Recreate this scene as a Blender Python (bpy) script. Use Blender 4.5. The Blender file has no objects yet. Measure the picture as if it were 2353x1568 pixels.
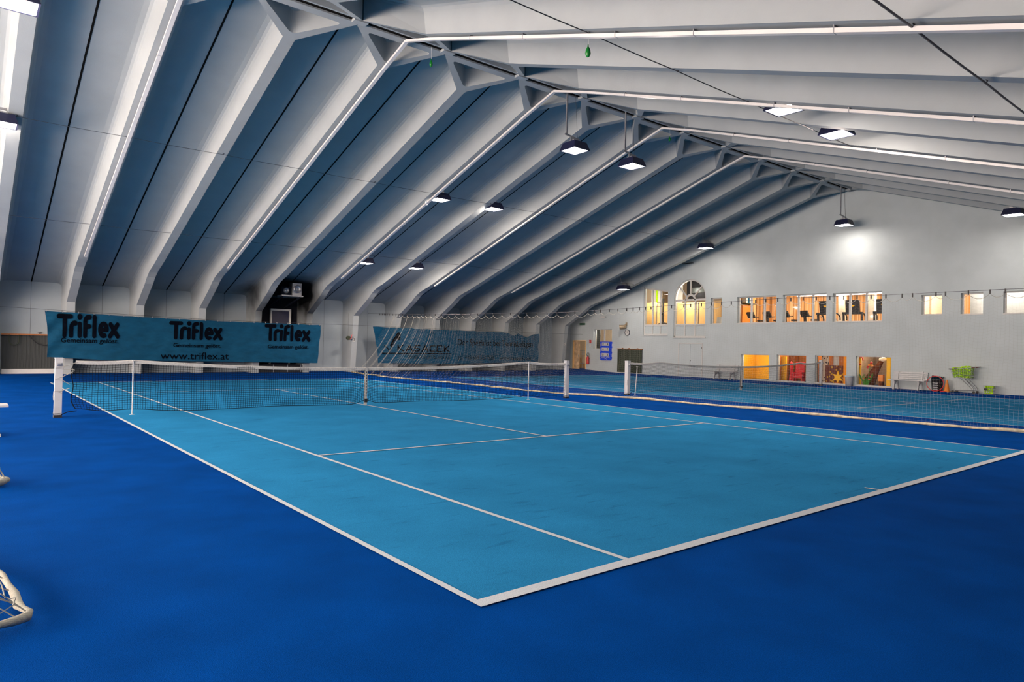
import bpy, bmesh, math, random
from mathutils import Vector, Matrix
random.seed(7)
S = bpy.context.scene
# ---------------------------------------------------------------- camera, world, exposure
FPX, CAM, YAW, PITCH, ROLL = 1571.17, (-2.3689, -3.1588, 1.5082), 0.6806, 0.0082, 0.0207
cd = bpy.data.cameras.new('camera'); cam = bpy.data.objects.new('camera', cd)
S.collection.objects.link(cam); S.camera = cam
cd.sensor_width = 36.0; cd.lens = FPX / 2353 * 36.0; cd.clip_end = 200; cd.clip_start = 0.05
_f = Vector((math.sin(YAW)*math.cos(PITCH), math.cos(YAW)*math.cos(PITCH), math.sin(PITCH)))
_r = Vector((math.cos(YAW), -math.sin(YAW), 0)); _u = _r.cross(_f)
_r2 = math.cos(ROLL)*_r + math.sin(ROLL)*_u; _u2 = -math.sin(ROLL)*_r + math.cos(ROLL)*_u
M = Matrix((_r2, _u2, -_f)).transposed().to_4x4(); M.translation = Vector(CAM); cam.matrix_world = M
w = bpy.data.worlds.new('world'); S.world = w; w.use_nodes = True
w.node_tree.nodes['Background'].inputs[0].default_value = (0.02, 0.03, 0.05, 1)
w.node_tree.nodes['Background'].inputs[1].default_value = 0.3
vs = S.view_settings; vs.view_transform = 'Standard'; vs.look = 'None'; vs.gamma = 1; vs.use_curve_mapping = False
vs.exposure = 0.0
LAMP_W = 45.0            # downward output of every hall floodlight
SPILL_W = {-1.75: 100, -4.1: 160, 10.9: 6, 13.2: 110, 26.9: 4}   # stray light leaving the glass sideways, per lamp column
ROW_F = {10.85: 1.0, 17.3: 1.0, 23.0: .8, 4.45: .8, -1.25: .2}     # the rows near the camera burn dimmer
LAMP_COL = (1.0, 0.82, 0.70)
ADDED_PANE_L, ADDED_PANE_COL = 46.0, (1.0, .80, .68)     # warm glow of the panes added on the unseen left gable
GYM_W, PLAY_W = 125.0, 70.0
# ---------------------------------------------------------------- helpers
C = S.collection
def link(o): C.objects.link(o); return o
class B:
    def __init__(s, o=(0, 0, 0)): s.v = []; s.f = []; s.o = o
    def pts(s, P):
        n = len(s.v); s.v += [(p[0]-s.o[0], p[1]-s.o[1], p[2]-s.o[2]) for p in P]; return n
    def poly(s, P): n = s.pts(P); s.f.append(tuple(range(n, n+len(P)))); return s
    def box(s, x0, x1, y0, y1, z0, z1):
        n = s.pts([(x, y, z) for z in (z0, z1) for y in (y0, y1) for x in (x0, x1)])
        s.f += [tuple(n+i for i in q) for q in ((0,2,3,1),(4,5,7,6),(0,1,5,4),(2,6,7,3),(0,4,6,2),(1,3,7,5))]; return s
    def obox(s, c, ax, ay, az):
        c = Vector(c); ax = Vector(ax); ay = Vector(ay); az = Vector(az)
        n = s.pts([c+i*ax+j*ay+k*az for k in (-1, 1) for j in (-1, 1) for i in (-1, 1)])
        s.f += [tuple(n+i for i in q) for q in ((0,2,3,1),(4,5,7,6),(0,1,5,4),(2,6,7,3),(0,4,6,2),(1,3,7,5))]; return s
    def beam(s, a, b, w, h, up=(0, 0, 1)):
        a = Vector(a); b = Vector(b); d = (b-a); l = d.length; d.normalize(); up = Vector(up)
        sd = d.cross(up)
        if sd.length < 1e-4: sd = d.cross(Vector((1, 0, 0)))
        sd.normalize(); uu = sd.cross(d)
        return s.obox((a+b)/2, d*l/2, sd*w/2, uu*h/2)
    def tube(s, P, r, n=8, closed=False):
        P = [Vector(p) for p in P]; m = len(P); rings = []
        prev = None
        for i, p in enumerate(P):
            if closed: d = P[(i+1) % m]-P[i-1]
            else: d = P[min(i+1, m-1)]-P[max(i-1, 0)]
            if d.length < 1e-9: d = Vector((0, 0, 1))
            d.normalize()
            if prev is None:
                prev = d.cross(Vector((0, 0, 1)))
                if prev.length < 1e-3: prev = d.cross(Vector((1, 0, 0)))
            prev = (prev - d*prev.dot(d)); prev.normalize(); q = d.cross(prev)
            rr = r[i] if isinstance(r, (list, tuple)) else r
            rings.append(s.pts([p+rr*(math.cos(2*math.pi*k/n)*prev+math.sin(2*math.pi*k/n)*q) for k in range(n)]))
        for i in range(m if closed else m-1):
            a, b = rings[i], rings[(i+1) % m]
            for k in range(n): s.f.append((a+k, a+(k+1) % n, b+(k+1) % n, b+k))
        if not closed:
            s.f.append(tuple(rings[0]+k for k in range(n))[::-1]); s.f.append(tuple(rings[-1]+k for k in range(n)))
        return s
    def lathe(s, c, prof, n=20, axis=(0, 0, 1)):
        ax = Vector(axis).normalized(); u = ax.orthogonal().normalized(); v = ax.cross(u); c = Vector(c); R = []
        for r, z in prof: R.append(s.pts([c+ax*z+r*(math.cos(2*math.pi*k/n)*u+math.sin(2*math.pi*k/n)*v) for k in range(n)]))
        for a, b in zip(R, R[1:]):
            for k in range(n): s.f.append((a+k, a+(k+1) % n, b+(k+1) % n, b+k))
        s.f.append(tuple(R[0]+k for k in range(n))[::-1]); s.f.append(tuple(R[-1]+k for k in range(n))); return s
    def sphere(s, c, r, n=10, m=6, sz=1.0):
        return s.lathe(c, [(max(1e-4, r*math.sin(math.pi*i/m)), -r*sz*math.cos(math.pi*i/m)) for i in range(m+1)], n)
    def ribbon(s, P, wv):
        wv = Vector(wv)/2; P = [Vector(p) for p in P]
        n = s.pts([q for p in P for q in (p-wv, p+wv)])
        for i in range(len(P)-1): s.f.append((n+2*i, n+2*i+1, n+2*i+3, n+2*i+2))
        return s
    def build(s, name, mat, parent=None, smooth=False, **t):
        me = bpy.data.meshes.new(name); me.from_pydata([tuple(v) for v in s.v], [], s.f); me.update()
        if smooth: me.polygons.foreach_set('use_smooth', [True]*len(me.polygons))
        return mesh_obj(name, me, mat, parent, **t)
def mesh_obj(name, me, mat, parent=None, **t):
    o = bpy.data.objects.new(name, me); link(o)
    if mat is not None: me.materials.clear(); me.materials.append(mat)
    if parent is not None: o.parent = parent
    for k, v in t.items(): o[k] = v
    return o
def thing(name, label, cat, loc=(0, 0, 0), rz=0.0, group=None):
    o = bpy.data.objects.new(name, None); link(o); o.empty_display_size = 0.1
    o.location = loc; o.rotation_euler = (0, 0, rz); o['label'] = label; o['category'] = cat
    if group: o['group'] = group
    return o
def kids(o): return [c for c in bpy.data.objects if c.parent == o]
def copy_tree(o, parent=None):
    c = o.copy(); C.objects.link(c); c.parent = parent
    for k in kids(o): copy_tree(k, c)
    return c
def place(o, loc, rz, label): o.location = loc; o.rotation_euler = (0, 0, rz); o['label'] = label; return o
def ordw(i): return ['first', 'second', 'third', 'fourth', 'fifth', 'sixth', 'seventh', 'eighth', 'ninth', 'tenth', 'eleventh', 'twelfth', 'thirteenth', 'fourteenth'][i]
# ---------------------------------------------------------------- materials
def srgb(c):
    return tuple(((x/255)/12.92 if x/255 <= .04045 else ((x/255+.055)/1.055)**2.4) for x in c)
def mat(name, col, rough=0.7, metal=0.0, var=0.0, vscale=6.0, bump=0.0, bscale=60.0, emit=None, es=0.0, stretch=(1, 1, 1)):
    m = bpy.data.materials.new(name); m.use_nodes = True; nt = m.node_tree; b = nt.nodes['Principled BSDF']
    b.inputs['Base Color'].default_value = (*col, 1); b.inputs['Roughness'].default_value = rough; b.inputs['Metallic'].default_value = metal
    if var or bump:
        tc = nt.nodes.new('ShaderNodeTexCoord'); mp = nt.nodes.new('ShaderNodeMapping'); mp.inputs['Scale'].default_value = stretch
        nt.links.new(tc.outputs['Object'], mp.inputs['Vector'])
    if var:
        nz = nt.nodes.new('ShaderNodeTexNoise'); nz.inputs['Scale'].default_value = vscale; nz.inputs['Detail'].default_value = 4
        nt.links.new(mp.outputs[0], nz.inputs['Vector'])
        mr = nt.nodes.new('ShaderNodeMapRange'); mr.inputs['From Min'].default_value = .3; mr.inputs['From Max'].default_value = .7
        mr.inputs['To Min'].default_value = 1-var; mr.inputs['To Max'].default_value = 1+var
        nt.links.new(nz.outputs['Fac'], mr.inputs['Value'])
        mx = nt.nodes.new('ShaderNodeVectorMath'); mx.operation = 'SCALE'; mx.inputs[0].default_value = col
        nt.links.new(mr.outputs[0], mx.inputs['Scale']); nt.links.new(mx.outputs[0], b.inputs['Base Color'])
    if bump:
        n2 = nt.nodes.new('ShaderNodeTexNoise'); n2.inputs['Scale'].default_value = bscale; n2.inputs['Detail'].default_value = 3
        nt.links.new(mp.outputs[0], n2.inputs['Vector'])
        bp = nt.nodes.new('ShaderNodeBump'); bp.inputs['Strength'].default_value = bump; bp.inputs['Distance'].default_value = .02
        nt.links.new(n2.outputs['Fac'], bp.inputs['Height']); nt.links.new(bp.outputs[0], b.inputs['Normal'])
    b.inputs['Specular IOR Level'].default_value = .01 if rough >= .9 else (.12 if rough >= .7 else .5)
    if emit: b.inputs['Emission Color'].default_value = (*emit, 1); b.inputs['Emission Strength'].default_value = es
    return m
def add_grain(m, scale, amt, scale2=None, amt2=0.0, streak=False):
    """multiply the base colour with carpet grain and faint wear streaks"""
    nt = m.node_tree; b = nt.nodes['Principled BSDF']; inp = b.inputs['Base Color']
    src = inp.links[0].from_socket if inp.links else None
    tc = nt.nodes.new('ShaderNodeTexCoord')
    def layer(src, sc, a, det, mapv=(1, 1, 1), lo=.3, hi=.7, dark=None, rot=0):
        mp = nt.nodes.new('ShaderNodeMapping'); mp.inputs['Scale'].default_value = mapv; mp.inputs['Rotation'].default_value = (0, 0, rot)
        nt.links.new(tc.outputs['Object'], mp.inputs['Vector'])
        nz = nt.nodes.new('ShaderNodeTexNoise'); nz.inputs['Scale'].default_value = sc; nz.inputs['Detail'].default_value = det
        nt.links.new(mp.outputs[0], nz.inputs['Vector'])
        mr = nt.nodes.new('ShaderNodeMapRange'); mr.inputs['From Min'].default_value = lo; mr.inputs['From Max'].default_value = hi
        mr.inputs['To Min'].default_value = 1-a if dark is None else 1.0; mr.inputs['To Max'].default_value = 1+a if dark is None else dark
        nt.links.new(nz.outputs['Fac'], mr.inputs['Value'])
        mx = nt.nodes.new('ShaderNodeVectorMath'); mx.operation = 'SCALE'
        if src: nt.links.new(src, mx.inputs[0])
        else: mx.inputs[0].default_value = inp.default_value[:3]
        nt.links.new(mr.outputs[0], mx.inputs['Scale']); return mx.outputs[0]
    s = layer(src, scale, amt, 2)
    if scale2: s = layer(s, scale2, amt2, 5)
    if streak: s = layer(s, 2.2, 0, 6, (1.0, 4.5, 1), .60, .70, .80, .68)
    nt.links.new(s, inp); return m
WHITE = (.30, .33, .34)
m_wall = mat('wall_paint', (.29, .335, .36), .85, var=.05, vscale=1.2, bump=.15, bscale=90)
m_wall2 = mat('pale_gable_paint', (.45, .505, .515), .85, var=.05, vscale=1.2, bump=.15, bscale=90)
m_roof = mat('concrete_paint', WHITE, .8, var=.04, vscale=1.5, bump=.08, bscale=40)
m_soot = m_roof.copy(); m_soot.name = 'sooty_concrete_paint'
m_trim = mat('white_trim', (.52, .52, .50), .5, var=.04, vscale=4)
m_blackpaint = mat('black_wall_paint', (.006, .007, .012), .8, var=.3, vscale=3)
m_bounce_cut = mat('bounce_cutting_dark_blue', (.010, .030, .075), .9, var=.1, vscale=2)  # unseen near and left walls made dark to cut bounced light
m_floor = add_grain(mat('royal_blue_carpet', (.0002, .040, .205), .95, bump=.5, bscale=260), 170, .28, 1.6, .14)
m_court = add_grain(mat('light_blue_carpet', (.018, .175, .36), .95, bump=.5, bscale=260), 170, .22, 1.3, .11, True)
m_line = add_grain(mat('line_white', (.44, .48, .51), .9, bump=.3, bscale=200), 120, .12)
m_black = mat('black_rubber', (.006, .006, .008), .6, var=.2, vscale=9)
m_gap = mat('dark_joint', (.01, .009, .008), .9, var=.2, vscale=5)
m_navy = mat('navy_lamp_housing', (.008, .010, .04), .45, var=.15, vscale=7)
m_glass_lamp = mat('lamp_glass', (.9, .9, .9), .4, var=.02, vscale=3, emit=(1, .96, .95), es=30)
m_duct = mat('white_plastic_duct', (.62, .61, .60), .35, var=.03, vscale=4)
m_wire = mat('steel_wire', (.07, .07, .08), .5, .6, var=.1, vscale=20)
m_steel = mat('galvanised_steel', (.30, .31, .33), .4, .7, var=.12, vscale=18)
m_white = mat('white_metal', (.42, .43, .44), .35, var=.05, vscale=8)
m_netblack = mat('black_net_cord', (.004, .006, .012), .8, var=.2, vscale=30)
m_band = mat('white_net_band', (.40, .40, .385), .8, var=.12, vscale=22, bump=.2)
m_cream = mat('cream_netting', (.29, .29, .26), .85, var=.15, vscale=12)
m_rope = mat('beige_weighted_rope', (.42, .38, .27), .9, var=.3, vscale=9, bump=.4, bscale=120)
m_banner = mat('teal_banner_cloth', (.003, .050, .105), .8, var=.16, vscale=2.2, bump=.9, bscale=5, stretch=(1, 1, 2.2))
m_ink = mat('black_print', (.002, .003, .006), .92, var=.1, vscale=12)
m_ink2 = mat('faded_black_print', (.006, .018, .030), .92, var=.15, vscale=12)
m_wood = mat('orange_wood_rail', (.30, .10, .02), .5, var=.25, vscale=12, stretch=(6, 1, 6))
m_mat_grey = mat('grey_padded_curtain', (.055, .060, .060), .9, var=.03, vscale=5, stretch=(9, 9, .6))
m_green_curt = mat('dark_green_curtain', (.045, .055, .04), .9, var=.2, vscale=5, stretch=(6, 6, .5))
m_yellow = mat('yellow_wall_paint', (.90, .50, .035), .8, var=.04, vscale=3)
m_amber = mat('amber_paint', (.85, .30, .008), .8, var=.05, vscale=3)
m_red = mat('red_paint', (.55, .01, .01), .5, var=.1, vscale=5)
m_orange = mat('orange_plastic', (.72, .22, .02), .5, var=.1, vscale=8)
m_ball = mat('tennis_ball_felt', (.40, .68, .02), .9, var=.18, vscale=20, bump=.4, bscale=300)
m_green = mat('green_rubber', (.0, .16, .015), .4, var=.15, vscale=20)
m_blue = mat('scoreboard_blue', (.004, .05, .62), .8, var=.05, vscale=8)
m_board = mat('pale_orange_board', (.80, .50, .20), .7, var=.05, vscale=2)
m_cream_wall = mat('cream_paint', (.85, .72, .55), .8, var=.04, vscale=2)
m_dark = mat('dark_interior', (.012, .012, .014), .8, var=.3, vscale=3)
m_tube = mat('fluorescent_tube', (.9, .9, .9), .4, var=.01, vscale=2, emit=(1, .97, .92), es=7)
m_screen = mat('lit_screen', (.3, .3, .32), .3, var=.3, vscale=16, emit=(.8, .85, .9), es=.35)
m_leaf = mat('green_leaves', (.06, .22, .02), .7, var=.3, vscale=14)
m_bark = mat('brown_plush', (.13, .045, .02), .9, var=.4, vscale=9)
def wood_slats():
    m = mat('larch_planks', (.62, .28, .08), .6); nt = m.node_tree; b = nt.nodes['Principled BSDF']
    tc = nt.nodes.new('ShaderNodeTexCoord'); mp = nt.nodes.new('ShaderNodeMapping'); mp.inputs['Scale'].default_value = (6.5, 6.5, .02)
    nt.links.new(tc.outputs['Object'], mp.inputs['Vector'])
    nz = nt.nodes.new('ShaderNodeTexNoise'); nz.inputs['Scale'].default_value = 2.2; nz.inputs['Detail'].default_value = 6; nt.links.new(mp.outputs[0], nz.inputs['Vector'])
    cr = nt.nodes.new('ShaderNodeValToRGB'); e = cr.color_ramp.elements
    e[0].position = .36; e[0].color = (.20, .09, .025, 1); e[1].position = .64; e[1].color = (.88, .66, .38, 1)
    x = cr.color_ramp.elements.new(.5); x.color = (.70, .36, .11, 1)
    nt.links.new(nz.outputs['Fac'], cr.inputs[0]); nt.links.new(cr.outputs[0], b.inputs['Base Color']); return m
m_slat = wood_slats()
def pane_mat():
    m = bpy.data.materials.new('window_glass'); m.use_nodes = True; nt = m.node_tree; nt.nodes.clear()
    o = nt.nodes.new('ShaderNodeOutputMaterial'); mx = nt.nodes.new('ShaderNodeMixShader'); t = nt.nodes.new('ShaderNodeBsdfTransparent'); g = nt.nodes.new('ShaderNodeBsdfGlossy')
    g.inputs['Roughness'].default_value = .03; fr = nt.nodes.new('ShaderNodeFresnel'); fr.inputs['IOR'].default_value = 1.3
    nt.links.new(fr.outputs[0], mx.inputs[0]); nt.links.new(t.outputs[0], mx.inputs[1]); nt.links.new(g.outputs[0], mx.inputs[2]); nt.links.new(mx.outputs[0], o.inputs[0]); return m
m_pane = pane_mat()
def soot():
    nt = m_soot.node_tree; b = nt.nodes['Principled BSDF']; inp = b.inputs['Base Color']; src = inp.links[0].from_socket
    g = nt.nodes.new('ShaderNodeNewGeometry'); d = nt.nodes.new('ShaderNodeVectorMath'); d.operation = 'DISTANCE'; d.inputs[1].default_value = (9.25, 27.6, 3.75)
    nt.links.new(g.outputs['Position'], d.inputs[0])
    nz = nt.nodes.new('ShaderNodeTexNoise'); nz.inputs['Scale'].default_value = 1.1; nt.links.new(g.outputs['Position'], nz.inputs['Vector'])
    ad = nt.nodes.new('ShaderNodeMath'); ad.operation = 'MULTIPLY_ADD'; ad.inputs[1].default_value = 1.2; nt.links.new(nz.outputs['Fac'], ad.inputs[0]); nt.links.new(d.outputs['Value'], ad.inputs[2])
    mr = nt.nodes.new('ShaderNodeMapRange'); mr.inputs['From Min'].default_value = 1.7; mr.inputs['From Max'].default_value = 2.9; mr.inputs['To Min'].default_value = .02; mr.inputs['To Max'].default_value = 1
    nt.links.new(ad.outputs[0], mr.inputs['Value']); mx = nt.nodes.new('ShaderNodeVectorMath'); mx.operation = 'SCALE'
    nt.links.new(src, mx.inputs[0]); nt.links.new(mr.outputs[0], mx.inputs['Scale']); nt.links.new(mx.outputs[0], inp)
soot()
# ---------------------------------------------------------------- hall dimensions
PP, X0 = 2.3474, 2.0935            # rib spacing and a joint position
GX, WY, NY, LX = 28.15, 28.58, -6.82, X0-6*PP
MIR = 21.76                        # y -> MIR - y mirrors the far roof slope on the near one
def xr(i): return X0+(i+.5)*PP
def zfl(y): return 3.61+(28.58-y)*.3215
def zso(y):
    k = 8.68-(y-10.98)*.3274; e = 3.989-(y-25.31)*.525
    if y < 24.6: return k
    if y > 26.0: return e
    t = (y-24.6)/1.4; return (1-t)*(8.68-(24.6-10.98)*.3274-(y-24.6)*.3274*(1-t*.5)) + t*e
def zf(x, y): return max(0, min(1, (x-26.2)/1.6))*.085+max(0, min(1, (y-24.6)/3))*.11
# ---------------------------------------------------------------- floor and courts
def floor_patch(x0, x1, y0, y1, dz, nx, ny, b, sh=0):
    n = len(b.v)
    for j in range(ny+1):
        for i in range(nx+1):
            x = x0+(x1-x0)*i/nx; y = y0+(y1-y0)*j/ny+sh*(i/nx)*(1-j/ny); b.v.append((x, y, zf(x, y)+dz))
    for j in range(ny):
        for i in range(nx): a = n+j*(nx+1)+i; b.f.append((a, a+1, a+nx+2, a+nx+1))
b = B(); floor_patch(LX-.1, 33.5, NY-.1, WY+.1, 0, 57, 60, b); floor = b.build('floor', m_floor, kind='structure')
ZI = [0]
def strip(p, q, wd, side=0.0, dz=.007):
    ZI[0] += 1; dz += .0004*(ZI[0] % 12)
    p = Vector((p[0], p[1], 0)); q = Vector((q[0], q[1], 0)); d = (q-p).normalized(); nrm = Vector((-d.y, d.x, 0)); b = B()
    n = 24; R = []
    for k in range(n+1):
        c = p+(q-p)*k/n+nrm*side*wd; a1 = c-nrm*wd/2; a2 = c+nrm*wd/2
        R.append((a1, a2))
        b.v += [(a1.x, a1.y, zf(a1.x, a1.y)+dz), (a2.x, a2.y, zf(a2.x, a2.y)+dz)]
    for k in range(n): b.f.append((2*k, 2*k+2, 2*k+3, 2*k+1))
    return b.build('court_line', m_line, floor)
def court(ox, far, q):
    """q: corrections; lines of a doubles court lying on its blue field"""
    b = B(); floor_patch(ox+.02, ox+10.96, .04, far-.02, .004, 12, 24, b, .10)
    b.build('court_surface', m_court, floor)
    xsr = ox+9.66; xc = ox+5.42
    strip((ox, 0), (ox, far), .05, -.5); strip((ox+10.99, 0), (ox+10.85, far), .05, .5)
    strip((ox+1.37, .05), (ox+1.37, far), .05); strip((xsr+.1, 0.13), (xsr-.22, far), .05)
    strip((ox, 0), (ox+11.0, .10), .10, .5); strip((ox, far), (ox+10.9, far), .08, -.5)
    strip((ox+1.35, 5.52), (xsr-.05, 5.33), .05); strip((ox+1.37, 18.3), (xsr-.18, 18.2), .05)
    strip((xc-.05, 5.4), (xc, 18.25), .05); strip((ox+5.58, .09), (ox+5.555, .30), .05); strip((xc, far), (xc, far-.15), .05)
court(0, 23.9, None); court(15.62, 23.8, None); court(-15.62, 23.8, None)
# ---------------------------------------------------------------- ceiling slabs, ribs
b = B()
for sgn in (0, 1):
    for k in range(12):
        ya = 10.93+(WY+.2-10.93)*k/12; yb = 10.93+(WY+.2-10.93)*(k+1)/12
        Y = [(ya, zfl(ya)), (yb, zfl(yb))]
        if sgn: Y = [(MIR-a, z) for a, z in Y]
        b.poly([(LX-.2, Y[0][0], Y[0][1]), (GX+.4, Y[0][0], Y[0][1]), (GX+.4, Y[1][0], Y[1][1]), (LX-.2, Y[1][0], Y[1][1])])
b.box(LX, GX+.4, 10.70, 11.05, 9.22, 9.45)
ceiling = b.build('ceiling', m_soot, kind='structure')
for j in range(-8, 12):
    x = X0+j*PP
    for sgn in (0, 1):
        P = [(y, zfl(y)-.006) for y in (11.0, WY)]
        if sgn: P = [(MIR-a, z) for a, z in P]
        B().ribbon([(x, *P[0]), (x, *P[1])], (.045, 0, 0)).build('joint_seal', m_gap, ceiling)
b = B(); b.box(LX, GX, 10.795, 10.965, 8.72, 9.25); b.build('trim_1', m_gap, kind='structure')
b = B()
for j in range(-8, 12):
    x = X0+j*PP; b.box(x-.16, x+.17, 10.79, 10.975, 8.655, 8.73)
b.build('trim_2', m_roof, kind='structure')
def tri_ring(outer, inner):
    bm = bmesh.new(); E = []
    for L in (outer, *inner):
        V = [bm.verts.new(p) for p in L]
        for i in range(len(V)): E.append(bm.edges.new((V[i], V[(i+1) % len(V)])))
    bmesh.ops.triangle_fill(bm, use_beauty=True, edges=E)
    bm.verts.index_update(); vs_ = [tuple(v.co) for v in bm.verts]; fs = [tuple(v.index for v in f.verts) for f in bm.faces]; bm.free(); return vs_, fs
def rounded_tri(P, r=.07, n=5):
    out = []
    for i in range(3):
        a, p, c = (Vector((*P[i-1], 0)), Vector((*P[i], 0)), Vector((*P[(i+1) % 3], 0)))
        d1 = (a-p).normalized(); d2 = (c-p).normalized(); rr = r*2.2
        for k in range(n+1):
            t = k/n; q = (1-t)**2*(p+d1*rr)+2*t*(1-t)*p+t*t*(p+d2*rr); out.append((q.x, q.y))
    return out
def rib_mesh():
    b = B(); SH = .14
    def sec(y):
        zt, zs = zfl(y), zso(y); h = zt-zs
        L = [(.40, 0), (.29, .018), (.235, .055), (.205, .13)]
        P = [(-x, zt-d) for x, d in L]+[(-SH, zs), (SH, zs)]+[(x, zt-d) for x, d in L[::-1]]
        return [(x, y, z) for x, z in P]
    ys = [12.0, 14, 16, 18, 20, 22, 24, 24.6, 24.9, 25.3, 25.65, 26, 26.5, 27.0, 27.48]
    R = [b.pts(sec(y)) for y in ys]
    for a, c in zip(R, R[1:]):
        for k in range(9): b.f.append((a+k, a+k+1, c+k+1, c+k))
    # column and side cheeks down to the floor
    yb = 27.78; L = [(.40, 0), (.29, .018), (.235, .055), (.205, .13)]; zt, z2, zs = zfl(27.48), zfl(28.6), zso(27.48)
    for s in (-1, 1):
        n = b.pts([(s*x, 27.48, zt-d) for x, d in L]+[(s*x, 28.6, z2-d) for x, d in L])
        for k in range(3): b.f.append((n+k, n+k+1, n+5+k, n+4+k))
        n = b.pts([(s*.205, 27.48, zt-.13), (s*.205, 28.6, z2-.13), (s*.205, 28.6, -.05), (s*.14, yb, -.05), (s*.14, 27.48, zs)])
        b.f += [(n, n+1, n+4), (n+1, n+2, n+3), (n+1, n+3, n+4)]
    b.poly([(-.14, 27.48, zso(27.48)), (.14, 27.48, zso(27.48)), (.14, yb, -.05), (-.14, yb, -.05)])
    # flare at the ridge: soffit spreading to the full width with a triangular recess
    hw = PP/2-.012; zz = lambda y: 8.68-(y-10.98)*.3274
    outer = [(-SH, 12.0), (-hw, 11.03), (-hw, 10.97), (hw, 10.97), (hw, 11.03), (SH, 12.0)]
    inner = rounded_tri([(0, 11.86), (-.88, 11.12), (.88, 11.12)])
    v, f = tri_ring([(x, y, zz(y)) for x, y in outer], [[(x, y, zz(y)) for x, y in inner]])
    n = len(b.v); b.v += v; b.f += [tuple(n+i for i in q) for q in f]
    dp = .46; m = len(inner)
    n = b.pts([(x, y, zz(y)) for x, y in inner]+[(x*.86, 11.33+(y-11.33)*.86, zz(y)+dp) for x, y in inner])
    for k in range(m): b.f.append((n+k, n+(k+1) % m, n+m+(k+1) % m, n+m+k))
    b.f.append(tuple(n+m+k for k in range(m)))
    for s in (-1, 1):
        T = sec(12.0); q = T[:5] if s < 0 else T[5:][::-1]
        top = [(s*hw, 11.03, zfl(11.03)-.01), (s*hw, 11.03, zfl(11.03)-.02), (s*hw, 11.03, zfl(11.03)-.06), (s*hw, 11.03, zfl(11.03)-.12), (s*hw, 11.03, zz(11.03))]
        n = b.pts(list(q)+top)
        for k in range(4): b.f.append((n+k, n+k+1, n+5+k+1, n+5+k))
    b.poly([(-hw, 10.97, zz(10.97)), (hw, 10.97, zz(10.97)), (hw, 10.97, 9.25), (-hw, 10.97, 9.25)])
    return b
rb = rib_mesh()
me_far = bpy.data.meshes.new('roof_rib'); me_far.from_pydata(rb.v, [], rb.f)
me_near = bpy.data.meshes.new('roof_rib'); me_near.from_pydata([(x, MIR-y, z) for x, y, z in rb.v], [], [f[::-1] for f in rb.f])
for me in (me_far, me_near):
    bm = bmesh.new(); bm.from_mesh(me); bmesh.ops.remove_doubles(bm, verts=bm.verts, dist=.0005); bmesh.ops.recalc_face_normals(bm, faces=bm.faces); bm.to_mesh(me); bm.free()
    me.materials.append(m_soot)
for side, me in (('far', me_far), ('near', me_near)):
    for i in range(-3 if side == 'far' else -1, 11):
        o = bpy.data.objects.new('roof_rib', me); link(o); o.location = (xr(i), 0, 0)
        n = 10-i; tail = 'standing beside the gable wall' if n == 0 else ordw(n)+' from the gable wall'
        o['label'] = ('white concrete roof rib over the banner wall, ' if side == 'far' else 'white concrete roof rib on the near slope overhead, ')+tail
        o['category'] = 'roof beam'; o['group'] = 'concrete ribs of the folded roof, '+side+' slope'
# ---------------------------------------------------------------- walls
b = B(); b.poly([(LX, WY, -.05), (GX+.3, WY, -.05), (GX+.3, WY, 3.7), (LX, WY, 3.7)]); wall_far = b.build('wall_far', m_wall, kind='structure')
for j in range(-3, 11):
    x = X0+j*PP
    if j != 3: B().ribbon([(x, WY-.006, .1), (x, WY-.006, 3.61)], (.010, 0, 0)).build('panel_joint', m_wire, wall_far)
B().box(X0+2.5*PP+.16, xr(3)-.16, WY-.05, WY-.01, 0.05, 3.58).build('wall_far', m_blackpaint, kind='structure')
b = B(); b.poly([(LX, NY, 0), (GX+.3, NY, 0), (GX+.3, NY, 3.7), (LX, NY, 3.7)]); b.build('wall_near', m_bounce_cut, kind='structure')
prof = [(NY, 0), (WY, 0), (WY, zfl(WY)), (10.9, 9.3), (NY, zfl(WY))]
b = B(); b.poly([(LX, y, z) for y, z in prof]); b.build('wall_left', m_bounce_cut, kind='structure')
ARC = (19.43, 4.30, 1.03)
def arch(yc, zc, r, n=24, z0=2.22): return [(yc-r, z0)]+[(yc-r*math.cos(math.pi*k/n), zc+r*math.sin(math.pi*k/n)) for k in range(n+1)]+[(yc+r, z0)]
rect = lambda y0, y1, z0, z1: [(y0, z0), (y0, z1), (y1, z1), (y1, z0)]
WIN = dict(t1=(14.40, 16.54, 2.91, 4.245), t2=(11.97, 14.07, 2.915, 4.235), t3=(9.57, 11.68, 2.905, 4.205), sm=(17.43, 18.10, 2.895, 4.265),
           s1=(7.28, 8.035, 3.14, 3.96), s2=(5.865, 6.62, 3.12, 3.975), s3=(4.45, 5.21, 3.12, 3.97),
           b1=(14.74, 16.25, .13, 1.375), b2=(12.87, 14.33, .13, 1.39), b3=(11.015, 12.445, .13, 1.405), b4=(9.165, 10.61, .13, 1.41),
           door=(27.2, 28.33, .06, 1.955), hatch=(25.0, 26.54, 1.47, 2.685))
trap = [(20.86, 2.34), (20.86, 4.79), (22.60, 5.07), (22.60, 2.34)]
holes = [rect(*v) for v in WIN.values()]+[trap, arch(*ARC)]
out = [(NY-.05, 0), (WY+.05, 0), (WY+.05, zfl(WY)+.08), (10.9, 9.42), (NY-.05, zfl(WY)+.08)]
v, f = tri_ring([(GX, y, z) for y, z in out], [[(GX, y, z) for y, z in h] for h in holes])
b = B(); b.v += v; b.f += f
for h in holes:
    n = b.pts([(GX, y, z) for y, z in h]+[(GX+.28, y, z) for y, z in h]); m = len(h)
    for k in range(m): b.f.append((n+k, n+(k+1) % m, n+m+(k+1) % m, n+m+k))
wall_right = b.build('wall_right', m_wall2, kind='structure')
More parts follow.
